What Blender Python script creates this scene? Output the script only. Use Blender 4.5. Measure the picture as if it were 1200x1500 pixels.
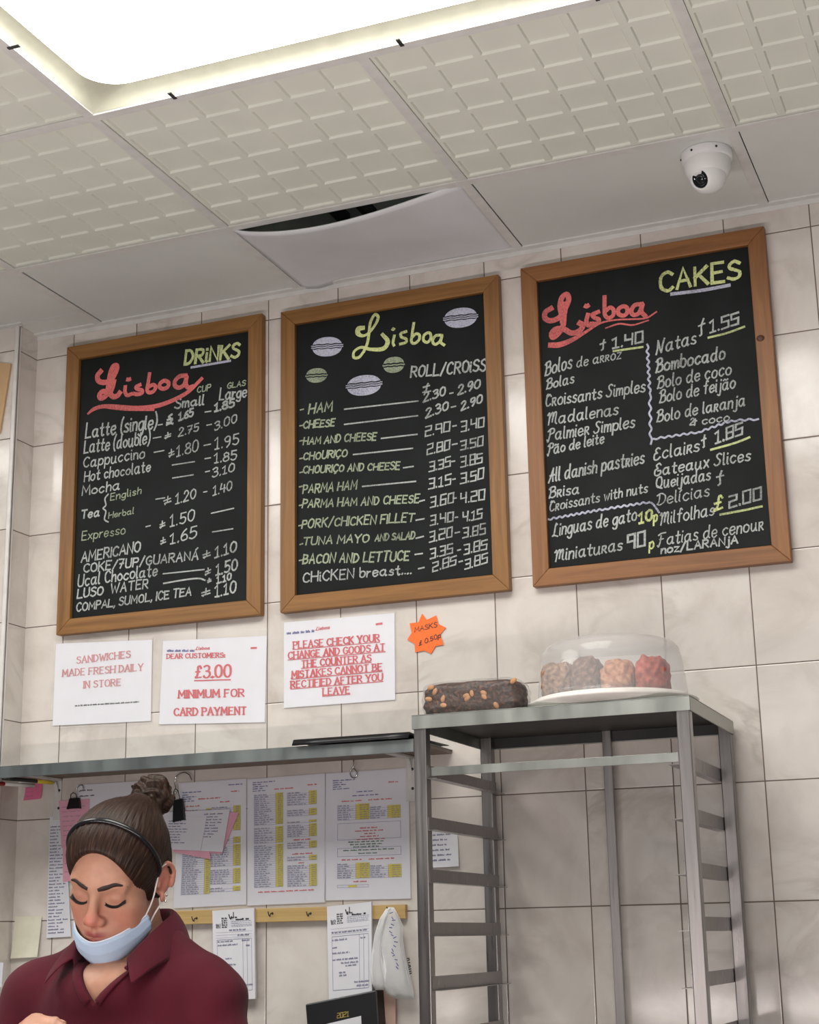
import bpy, bmesh, math, random
import numpy as np
from mathutils import Vector, Matrix
from mathutils.bvhtree import BVHTree

for _o in list(bpy.data.objects):
    bpy.data.objects.remove(_o)
SC = bpy.context.scene
COL = SC.collection
random.seed(7)
PI = math.pi

# ------------------------------------------------------------------ camera, world, lights, exposure
CAM_F = 2354.15                                   # focal length in pixels of the 1200 x 1500 frame
CAM_C = np.array([1.1831, -3.5393, 1.4214])
CAM_R = np.array([[0.9282143907, 0.3715589904, -0.0190252873],      # rows: right, down, forward
                  [-0.1126336775, 0.2319040897, -0.9661957089],
                  [-0.3545866602, 0.8989796493, 0.2571067688]])
cd = bpy.data.cameras.new('camera'); cam = bpy.data.objects.new('camera', cd); COL.objects.link(cam)
cd.sensor_fit = 'HORIZONTAL'; cd.sensor_width = 36.0; cd.lens = CAM_F / 1200 * 36.0
cd.clip_start = 0.05; cd.clip_end = 60
_r, _d, _f = CAM_R
cam.matrix_world = Matrix(((_r[0], -_d[0], -_f[0], CAM_C[0]), (_r[1], -_d[1], -_f[1], CAM_C[1]),
                           (_r[2], -_d[2], -_f[2], CAM_C[2]), (0, 0, 0, 1)))
SC.camera = cam
vs = SC.view_settings
vs.view_transform = 'Standard'; vs.look = 'None'; vs.exposure = 0.0; vs.gamma = 1.0; vs.use_curve_mapping = False

PANEL_POWER = 9.0                                 # ceiling light diffusers (emission strength)
WINDOW_POWER = 36.0                               # daylight through the shop front behind the camera
COUNTER_POWER = 34.0                              # strip lights in the display counter, in front of and below the view
world = bpy.data.worlds.new('world'); SC.world = world; world.use_nodes = True
world.node_tree.nodes['Background'].inputs[0].default_value = (0.80, 0.86, 0.92, 1)
world.node_tree.nodes['Background'].inputs[1].default_value = 0.13

def area(name, loc, target, sx, sy, power, color):
    l = bpy.data.lights.new(name, 'AREA'); l.shape = 'RECTANGLE'; l.size = sx; l.size_y = sy
    l.energy = power; l.color = color
    o = bpy.data.objects.new(name, l); COL.objects.link(o); o.location = loc
    o.rotation_euler = (Vector(target) - Vector(loc)).to_track_quat('-Z', 'Y').to_euler()
    return o
area('shop_window_daylight', (0.9, -6.4, 1.7), (0.2, 0, 1.75), 4.6, 2.4, WINDOW_POWER, (1.0, 0.965, 0.93))

area('display_counter_light', (.25, -2.25, 1.17), (.25, -1.75, 3.2), 2.6, .06, COUNTER_POWER, (1.0, .88, .85))

def at(px, py, Y):
    """the place on the plane y = Y that the photograph shows at (px, py)"""
    d = CAM_R.T @ np.array([(px - 600) / CAM_F, (py - 750) / CAM_F, 1.0])
    return CAM_C + d * ((Y - CAM_C[1]) / d[1])

# ------------------------------------------------------------------ materials
def new_mat(name):
    m = bpy.data.materials.new(name); m.use_nodes = True
    nt = m.node_tree; return m, nt, nt.nodes['Principled BSDF']

def N(nt, kind, **kw):
    n = nt.nodes.new(kind)
    for k, v in kw.items():
        if k.startswith('i_'):
            key = k[2:]
            n.inputs[int(key) if key.isdigit() else key].default_value = v
        else: setattr(n, k, v)
    return n

def ramp(nt, stops, fac):
    r = nt.nodes.new('ShaderNodeValToRGB'); e = r.color_ramp.elements
    while len(e) < len(stops): e.new(0.5)
    for el, (p, c) in zip(e, stops):
        el.position = p; el.color = (*c, 1) if len(c) == 3 else c
    nt.links.new(fac, r.inputs[0]); return r.outputs[0]

def srgb(r, g, b):
    f = lambda c: (c / 255) / 12.92 if c <= 10 else ((c / 255 + .055) / 1.055) ** 2.4
    return (f(r), f(g), f(b))

def plain(name, col, rough=.5, metal=0.0, spec=.5, vary=0.06, scale=30, bump=0.0, bscale=200, **kw):
    m, nt, b = new_mat(name)
    tc = N(nt, 'ShaderNodeTexCoord'); nz = N(nt, 'ShaderNodeTexNoise', i_Scale=scale, i_Detail=4.0)
    nt.links.new(tc.outputs['Object'], nz.inputs['Vector'])
    lo = tuple(c * (1 - vary) for c in col); hi = tuple(min(1, c * (1 + vary)) for c in col)
    nt.links.new(ramp(nt, [(.3, lo), (.7, hi)], nz.outputs['Fac']), b.inputs['Base Color'])
    b.inputs['Roughness'].default_value = rough; b.inputs['Metallic'].default_value = metal
    b.inputs['Specular IOR Level'].default_value = spec
    for k, v in kw.items(): b.inputs[k.replace('_', ' ')].default_value = v
    if bump:
        n2 = N(nt, 'ShaderNodeTexNoise', i_Scale=bscale, i_Detail=3.0); nt.links.new(tc.outputs['Object'], n2.inputs['Vector'])
        bp = N(nt, 'ShaderNodeBump', i_Strength=bump, i_Distance=.002)
        nt.links.new(n2.outputs['Fac'], bp.inputs['Height']); nt.links.new(bp.outputs[0], b.inputs['Normal'])
    return m

def tile_mat(name, axis):
    """cream marbled wall tiles, 200 x 252.5 mm, in a dark joint"""
    m, nt, b = new_mat(name); L = nt.links.new
    g = N(nt, 'ShaderNodeNewGeometry'); sp = N(nt, 'ShaderNodeSeparateXYZ'); L(g.outputs['Position'], sp.inputs[0])
    def math_(op, a, bb=None, c=None):
        n = N(nt, 'ShaderNodeMath', operation=op)
        for i, v in enumerate((a, bb, c)):
            if v is None: continue
            if isinstance(v, (int, float)): n.inputs[i].default_value = v
            else: L(v, n.inputs[i])
        return n.outputs[0]
    u = math_('DIVIDE', sp.outputs[0] if axis == 'x' else sp.outputs[1], .2)
    v = math_('DIVIDE', math_('SUBTRACT', sp.outputs[2], 3.0), .2525)
    if axis != 'x': u = math_('ADD', u, 0.47)
    du = math_('MULTIPLY', math_('PINGPONG', u, .5), .2); dv = math_('MULTIPLY', math_('PINGPONG', v, .5), .2525)
    dist = math_('MINIMUM', du, dv)
    joint = math_('LESS_THAN', dist, .0013)
    cell = N(nt, 'ShaderNodeCombineXYZ'); L(math_('FLOOR', u), cell.inputs[0]); L(math_('FLOOR', v), cell.inputs[1])
    wn = N(nt, 'ShaderNodeTexWhiteNoise', noise_dimensions='3D'); L(cell.outputs[0], wn.inputs[0])
    off = N(nt, 'ShaderNodeVectorMath', operation='SCALE'); L(wn.outputs['Color'], off.inputs[0]); off.inputs['Scale'].default_value = 7.0
    add = N(nt, 'ShaderNodeVectorMath', operation='ADD'); L(g.outputs['Position'], add.inputs[0]); L(off.outputs[0], add.inputs[1])
    big = N(nt, 'ShaderNodeTexNoise', i_Scale=5.0, i_Detail=6.0, i_Roughness=.6, i_Distortion=.6); L(add.outputs[0], big.inputs['Vector'])
    base = ramp(nt, [(.25, (.55, .495, .455)), (.5, (.685, .635, .59)), (.75, (.755, .715, .67))], big.outputs['Fac'])
    # diagonal grey-tan veins
    rot = N(nt, 'ShaderNodeMapping'); rot.inputs['Rotation'].default_value = (0, .8, 0); rot.inputs['Scale'].default_value = (2.6, 2.6, 4.6)
    L(add.outputs[0], rot.inputs[0])
    vn = N(nt, 'ShaderNodeTexNoise', i_Scale=1.3, i_Detail=5.0, i_Roughness=.55, i_Distortion=1.1); L(rot.outputs[0], vn.inputs['Vector'])
    vein = ramp(nt, [(.44, (0, 0, 0)), (.505, (1, 1, 1)), (.57, (0, 0, 0))], vn.outputs['Fac'])
    mk = N(nt, 'ShaderNodeTexNoise', i_Scale=4.0, i_Detail=2.0); L(add.outputs[0], mk.inputs['Vector'])
    vein_f = math_('MULTIPLY', math_('MULTIPLY', vein, ramp(nt, [(.45, (0, 0, 0)), (.7, (1, 1, 1))], mk.outputs['Fac'])), .52)
    mx = N(nt, 'ShaderNodeMix', data_type='RGBA'); L(vein_f, mx.inputs[0]); L(base, mx.inputs[6]); mx.inputs[7].default_value = (.40, .345, .30, 1)
    m2 = N(nt, 'ShaderNodeMix', data_type='RGBA'); L(joint, m2.inputs[0]); L(mx.outputs[2], m2.inputs[6]); m2.inputs[7].default_value = (.15, .11, .09, 1)
    L(m2.outputs[2], b.inputs['Base Color'])
    L(math_('ADD', math_('MULTIPLY', joint, .6), .13), b.inputs['Roughness'])
    hgt = N(nt, 'ShaderNodeMapRange'); L(dist, hgt.inputs[0]); hgt.inputs[1].default_value = .0006; hgt.inputs[2].default_value = .003
    wav = N(nt, 'ShaderNodeTexNoise', i_Scale=9.0); L(add.outputs[0], wav.inputs['Vector'])
    hh = math_('ADD', hgt.outputs[0], math_('MULTIPLY', wav.outputs['Fac'], .35))
    bp = N(nt, 'ShaderNodeBump', i_Strength=.35, i_Distance=.0015); L(hh, bp.inputs['Height']); L(bp.outputs[0], b.inputs['Normal'])
    return m

def wood_mat(name, dark, light, scale=1.0, rough=.45):
    m, nt, b = new_mat(name); L = nt.links.new
    tc = N(nt, 'ShaderNodeTexCoord'); mp = N(nt, 'ShaderNodeMapping'); L(tc.outputs['UV'], mp.inputs[0])
    mp.inputs['Scale'].default_value = (3.0 * scale, 60 * scale, 1)
    n1 = N(nt, 'ShaderNodeTexNoise', i_Scale=1.0, i_Detail=6.0, i_Roughness=.6, i_Distortion=.8); L(mp.outputs[0], n1.inputs['Vector'])
    L(ramp(nt, [(.25, dark), (.55, tuple((a + c) / 2 for a, c in zip(dark, light))), (.8, light)], n1.outputs['Fac']), b.inputs['Base Color'])
    b.inputs['Roughness'].default_value = rough
    bp = N(nt, 'ShaderNodeBump', i_Strength=.12, i_Distance=.001); L(n1.outputs['Fac'], bp.inputs['Height']); L(bp.outputs[0], b.inputs['Normal'])
    return m

def steel_mat(name, col, rough, streak=40):
    m, nt, b = new_mat(name); L = nt.links.new
    tc = N(nt, 'ShaderNodeTexCoord'); mp = N(nt, 'ShaderNodeMapping'); L(tc.outputs['Object'], mp.inputs[0]); mp.inputs['Scale'].default_value = (streak, streak, 2)
    n1 = N(nt, 'ShaderNodeTexNoise', i_Scale=3.0, i_Detail=4.0); L(mp.outputs[0], n1.inputs['Vector'])
    L(ramp(nt, [(.3, tuple(c * .85 for c in col)), (.7, tuple(min(1, c * 1.1) for c in col))], n1.outputs['Fac']), b.inputs['Base Color'])
    b.inputs['Metallic'].default_value = .9
    L(ramp(nt, [(.3, (rough * .8,) * 3), (.7, (rough * 1.25,) * 3)], n1.outputs['Fac']), b.inputs['Roughness'])
    return m

def clear_mat(name, col=(1, 1, 1), amount=.12, rough=.08, spec=.8, bump=0.0):
    """thin clear plastic: mostly transparent, with a gloss and a little milkiness"""
    m, nt, b = new_mat(name); L = nt.links.new
    b.inputs['Base Color'].default_value = (*col, 1); b.inputs['Roughness'].default_value = rough
    b.inputs['Specular IOR Level'].default_value = spec
    tr = N(nt, 'ShaderNodeBsdfTransparent'); mx = N(nt, 'ShaderNodeMixShader'); 
    lw = N(nt, 'ShaderNodeLayerWeight', i_Blend=.25)
    fa = N(nt, 'ShaderNodeMath', operation='MULTIPLY_ADD'); L(lw.outputs['Fresnel'], fa.inputs[0]); fa.inputs[1].default_value = .35; fa.inputs[2].default_value = amount
    fa.use_clamp = True
    L(fa.outputs[0], mx.inputs[0]); L(tr.outputs[0], mx.inputs[1]); L(b.outputs[0], mx.inputs[2])
    L(mx.outputs[0], nt.nodes['Material Output'].inputs[0])
    if bump:
        tc = N(nt, 'ShaderNodeTexCoord'); n2 = N(nt, 'ShaderNodeTexNoise', i_Scale=28.0, i_Detail=3.0); L(tc.outputs['Object'], n2.inputs['Vector'])
        bp = N(nt, 'ShaderNodeBump', i_Strength=bump, i_Distance=.004); L(n2.outputs['Fac'], bp.inputs['Height']); L(bp.outputs[0], b.inputs['Normal'])
    return m

def emit_mat(name, col, strength):
    m, nt, b = new_mat(name)
    b.inputs['Base Color'].default_value = (.9, .9, .85, 1)
    b.inputs['Emission Color'].default_value = (*col, 1); b.inputs['Emission Strength'].default_value = strength
    return m

def chalk_mat(name, col):
    m, nt, b = new_mat(name); L = nt.links.new
    tc = N(nt, 'ShaderNodeTexCoord'); n1 = N(nt, 'ShaderNodeTexNoise', i_Scale=260.0, i_Detail=2.0); L(tc.outputs['Object'], n1.inputs['Vector'])
    n2 = N(nt, 'ShaderNodeTexNoise', i_Scale=9.0, i_Detail=1.0); L(tc.outputs['Object'], n2.inputs['Vector'])
    mul = N(nt, 'ShaderNodeMath', operation='ADD'); L(n1.outputs['Fac'], mul.inputs[0]); L(n2.outputs['Fac'], mul.inputs[1])
    worn = tuple(.35 * c + .03 for c in col)
    L(ramp(nt, [(.36, worn), (.50, tuple(.8 * c for c in col)), (.62, col)], mul.outputs[0]), b.inputs['Base Color'])
    # the ramp works on 0..1: halve the sum
    half = N(nt, 'ShaderNodeMath', operation='MULTIPLY', i_1=.5); L(mul.outputs[0], half.inputs[0])
    for l in list(nt.links):
        if l.to_node.type == 'VALTORGB': nt.links.remove(l)
    L(half.outputs[0], [n for n in nt.nodes if n.type == 'VALTORGB'][0].inputs[0])
    b.inputs['Roughness'].default_value = .9; b.inputs['Specular IOR Level'].default_value = .1
    return m

M = dict(
    tile=tile_mat('marbled_wall_tile', 'x'), tile_side=tile_mat('marbled_wall_tile_return', 'y'),
    grid=plain('white_ceiling_grid', (.70, .70, .68), .45), plaster=plain('ceiling_tile_white', (.70, .725, .70), .75, vary=.03, scale=6),
    emboss=plain('embossed_ceiling_tile', (.745, .765, .685), .6, vary=.04, scale=5),
    sag=plain('thin_sagging_tile', (.74, .76, .79), .4, vary=.05, scale=7),
    void=plain('dark_ceiling_void', (.20, .21, .205), .9), floor=plain('grey_floor', (.22, .20, .18), .5),
    recess=plain('light_recess_cream', (.44, .435, .35), .6), diffuser=emit_mat('light_diffuser', (1.0, .985, .93), PANEL_POWER),
    darkmetal=plain('dark_metal', (.05, .05, .055), .45, .6), black=plain('black_plastic', (.010, .010, .012), .35),
    frame=wood_mat('varnished_pine', (.16, .066, .014), (.35, .165, .042)), knot=plain('pine_knot', (.08, .025, .008), .5, vary=.4, scale=90),
    frame_red=wood_mat('redder_varnished_pine', (.165, .062, .017), (.35, .15, .046)),
    board=plain('blackboard', (.0120, .0142, .0145), .55, vary=.25, scale=7, spec=.12),
    chalk=chalk_mat('white_chalk', (.50, .53, .52)), chalk_green=chalk_mat('green_chalk', (.62, .70, .34)),
    chalk_bright=chalk_mat('bright_yellow_green_chalk', (.72, .80, .36)), chalk_dim=chalk_mat('faded_green_chalk', (.40, .46, .33)),
    chalk_red=chalk_mat('red_chalk', (.76, .19, .185)), chalk_lilac=chalk_mat('lilac_chalk', (.56, .57, .70)),
    paper=plain('white_paper', (.74, .74, .79), .7, vary=.02), paper_low=plain('white_printer_paper', (.70, .70, .76), .6, vary=.02),
    paper_warm=plain('yellowed_paper', (.66, .64, .52), .8), pink=plain('pink_paper', (.72, .36, .46), .8), hotpink=plain('hot_pink_note', (.82, .20, .36), .8),
    orange=plain('fluorescent_orange_card', (.95, .17, .025), .6, vary=.04), tan=plain('tan_card', (.55, .36, .19), .6),
    ink_red=plain('red_ink', (.60, .10, .12), .7), ink_pale=plain('faded_red_ink', (.60, .27, .28), .7), ink_blue=plain('blue_ink', (.07, .08, .28), .7), ink_grey=plain('grey_blue_ink', (.18, .19, .30), .7),
    ink_black=plain('black_ink', (.03, .03, .04), .7), ink_yellow=plain('yellow_highlight', (.66, .56, .03), .7), ink_green=plain('green_ink', (.05, .16, .10), .7),
    sleeve=clear_mat('clear_plastic_sleeve', amount=.035, rough=.12, bump=.5), film=clear_mat('cling_film', amount=.03, rough=.05, bump=1.0, spec=1.0),
    dome=clear_mat('milky_clear_dome', (.86, .86, .86), amount=.22, rough=.14),
    steel=steel_mat('brushed_steel', (.27, .255, .25), .32), steel_lip=steel_mat('grey_steel_lip', (.24, .265, .265), .42, 6), galv=steel_mat('galvanised_steel', (.36, .375, .35), .38, 8),
    shelf_wood=wood_mat('brown_shelf_board', (.10, .062, .040), (.17, .11, .075)), bracket=plain('white_bracket', (.62, .61, .59), .45),
    rail=wood_mat('pale_pine_rail', (.46, .30, .11), (.62, .44, .19)), chrome=plain('chrome_wire', (.60, .60, .60), .2, 1.0),
    camera_white=plain('camera_white', (.80, .80, .80), .35, vary=.01), lens=plain('camera_lens', (.006, .006, .008), .08, spec=.8),
    plate=plain('white_plastic_plate', (.78, .74, .70), .4), yellow=plain('yellow_plastic', (.62, .46, .04), .4), red=plain('red_plastic', (.45, .03, .03), .4),
    bag=clear_mat('thin_white_bag', (.86, .87, .88), amount=.52, rough=.35, bump=.6), stick=plain('pale_wood', (.55, .38, .30), .6),
    under=plain('shaded_dark_steel', (.030, .029, .029), .6, vary=.3, scale=12), gold=plain('gold_foil', (.55, .42, .12), .4, .5),  # under: near-black tone carries the shade below the rack's top tray
    white_trim=plain('white_edge_trim', (.70, .68, .66), .35),
)
# ------------------------------------------------------------------ mesh helpers
class MB:
    """collects faces; build() links them as ONE mesh object"""
    def __init__(s): s.nr = 0; s.v = []; s.f = []; s.uv = []; s.mi = []; s.sm = []
    def add(s, vs, fs, uv=None, mi=0, smooth=False):
        b = len(s.v); s.v += [tuple(map(float, p)) for p in vs]
        for f in fs:
            s.f.append(tuple(b + i for i in f)); s.mi.append(mi); s.sm.append(smooth)
            s.uv.append([uv[i] for i in f] if uv else None)
    def box(s, lo, hi, mi=0, M_=None):
        (x0, y0, z0), (x1, y1, z1) = lo, hi
        vs = [(x0, y0, z0), (x1, y0, z0), (x1, y1, z0), (x0, y1, z0), (x0, y0, z1), (x1, y0, z1), (x1, y1, z1), (x0, y1, z1)]
        uv = [(p[0] + p[2] * .01, p[1] + p[2]) for p in vs]
        if M_ is not None: vs = [tuple(M_ @ Vector(p)) for p in vs]
        s.add(vs, [(0, 3, 2, 1), (4, 5, 6, 7), (0, 1, 5, 4), (1, 2, 6, 5), (2, 3, 7, 6), (3, 0, 4, 7)], uv, mi)
    def loft(s, rings, closed=True, cap0=True, cap1=True, mi=0, smooth=True):
        n = len(rings[0]); vs = [p for r in rings for p in r]; fs = []
        for i in range(len(rings) - 1):
            for j in range(n if closed else n - 1):
                k = (j + 1) % n
                fs.append((i * n + j, i * n + k, (i + 1) * n + k, (i + 1) * n + j))
        if closed and cap0: fs.append(tuple(range(n))[::-1])
        if closed and cap1: fs.append(tuple((len(rings) - 1) * n + j for j in range(n)))
        s.add(vs, fs, None, mi, smooth)
    def tube(s, path, r, n=10, mi=0, flat=1.0, up=None):
        P = [Vector(p) for p in path]; rings = []; prev = None
        for i, p in enumerate(P):
            t = (P[min(i + 1, len(P) - 1)] - P[max(i - 1, 0)]).normalized()
            a = Vector(up) if up is not None else (prev if prev is not None else (Vector((0, 0, 1)) if abs(t.z) < .9 else Vector((1, 0, 0))))
            a = (a - t * a.dot(t)); a = a.normalized() if a.length > 1e-6 else t.orthogonal().normalized()
            prev = a; b = t.cross(a); rr = r[i] if isinstance(r, (list, tuple)) else r
            rings.append([tuple(p + a * (rr * math.cos(2 * PI * k / n)) + b * (rr * flat * math.sin(2 * PI * k / n))) for k in range(n)])
        s.loft(rings, mi=mi)
    def lathe(s, prof, c=(0, 0, 0), n=48, A=None, mi=0, cap0=False, cap1=False, squash=(1, 1)):
        rings = []
        for r, z in prof:
            ring = []
            for k in range(n):
                p = Vector((r * math.cos(2 * PI * k / n) * squash[0], r * math.sin(2 * PI * k / n) * squash[1], z))
                if A is not None: p = A @ p
                ring.append(tuple(p + Vector(c)))
            rings.append(ring)
        s.loft(rings, cap0=cap0, cap1=cap1, mi=mi)
    def ball(s, c, r, n=16, mi=0, sc=(1, 1, 1), A=None):
        prof = [(max(r * math.sin(PI * i / n), 1e-5), -r * math.cos(PI * i / n)) for i in range(n + 1)]
        rings = []
        for rr, z in prof:
            ring = []
            for k in range(n * 2):
                p = Vector((rr * math.cos(PI * k / n) * sc[0], rr * math.sin(PI * k / n) * sc[1], z * sc[2]))
                if A is not None: p = A @ p
                ring.append(tuple(p + Vector(c)))
            rings.append(ring)
        s.loft(rings, mi=mi)
    def ribbon(s, pts, w, nrm=(0, -1, 0), lift=0.0, mi=0):
        """flat stroke of width w along pts, lying in the plane with normal nrm"""
        P = [Vector(p) for p in pts]; n = Vector(nrm)
        if len(P) < 2: return
        s.nr += 1; lift += (s.nr % 45) * 2.6e-5          # strokes drawn one over another
        ws = w if isinstance(w, (list, tuple)) else [w] * len(P)
        vs = []
        ext0 = (P[0] - P[1]).normalized() * ws[0] * .4; ext1 = (P[-1] - P[-2]).normalized() * ws[-1] * .4
        P[0] = P[0] + ext0; P[-1] = P[-1] + ext1
        for i, p in enumerate(P):
            a = (P[i] - P[i - 1]).normalized() if i else None
            b = (P[i + 1] - P[i]).normalized() if i < len(P) - 1 else None
            t = (a + b) if (a and b) else (a or b)
            t = t.normalized() if t.length > 1e-4 else (a or b)
            k = 1.0
            if a and b: k = min(1.5, 1 / max(.3, t.dot(a)))
            side = n.cross(t).normalized() * (ws[i] * .5 * k)
            lf = lift + i * 4e-6; vs += [tuple(p + side + n * lf), tuple(p - side + n * lf)]
        s.add(vs, [(2 * i, 2 * i + 1, 2 * i + 3, 2 * i + 2) for i in range(len(P) - 1)], None, mi)
    def build(s, name, mats, parent=None, bevel=0, solid=0, subsurf=0, smooth_angle=None):
        if not s.v: return None
        V = np.array(s.v)
        if parent is not None: base = np.array(parent['_base'])
        else:
            base = np.array([(V[:, 0].min() + V[:, 0].max()) / 2, (V[:, 1].min() + V[:, 1].max()) / 2, V[:, 2].min()])
        me = bpy.data.meshes.new(name); me.from_pydata((V - base).tolist(), [], s.f)
        for m in (mats if isinstance(mats, (list, tuple)) else [mats]): me.materials.append(m)
        me.polygons.foreach_set('material_index', s.mi); me.polygons.foreach_set('use_smooth', s.sm)
        if any(u is not None for u in s.uv):
            ul = me.uv_layers.new(name='UVMap'); k = 0
            for f, u in zip(s.f, s.uv):
                for j in range(len(f)):
                    if u is not None: ul.data[k].uv = u[j]
                    k += 1
        me.update()
        o = bpy.data.objects.new(name, me); COL.objects.link(o)
        if parent is not None: o.parent = parent
        else: o.location = base
        o['_base'] = base.tolist() if parent is None else parent['_base']
        if solid: md = o.modifiers.new('solid', 'SOLIDIFY'); md.thickness = solid; md.offset = 0
        if bevel: md = o.modifiers.new('bevel', 'BEVEL'); md.width = bevel; md.segments = 2; md.limit_method = 'ANGLE'
        if subsurf: md = o.modifiers.new('sub', 'SUBSURF'); md.levels = subsurf; md.render_levels = subsurf
        return o

def tag(o, label, cat, group=None):
    o['label'] = label; o['category'] = cat
    if group: o['group'] = group
    return o
def thing(name, base, label, cat, group=None):
    o = bpy.data.objects.new(name, None); COL.objects.link(o); o.location = [float(c) for c in base]
    o['_base'] = [float(c) for c in base]; o.empty_display_size = .05
    return tag(o, label, cat, group)
def struct(o): o['kind'] = 'structure'; return o

def smooth_pts(P, sub=6):
    P = [np.array(p, float) for p in P]
    if len(P) < 3: return P
    closed = np.linalg.norm(P[0] - P[-1]) < 1e-9
    out = []
    for i in range(len(P) - 1):
        p0 = P[i - 1] if i else (P[-2] if closed else 2 * P[0] - P[1])
        p3 = P[i + 2] if i + 2 < len(P) else (P[1] if closed else 2 * P[-1] - P[-2])
        p1, p2 = P[i], P[i + 1]
        for k in range(sub):
            t = k / sub
            out.append(.5 * ((2 * p1) + (p2 - p0) * t + (2 * p0 - 5 * p1 + 4 * p2 - p3) * t * t + (3 * p1 - p0 - 3 * p2 + p3) * t ** 3))
    out.append(P[-1]); return out

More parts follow.
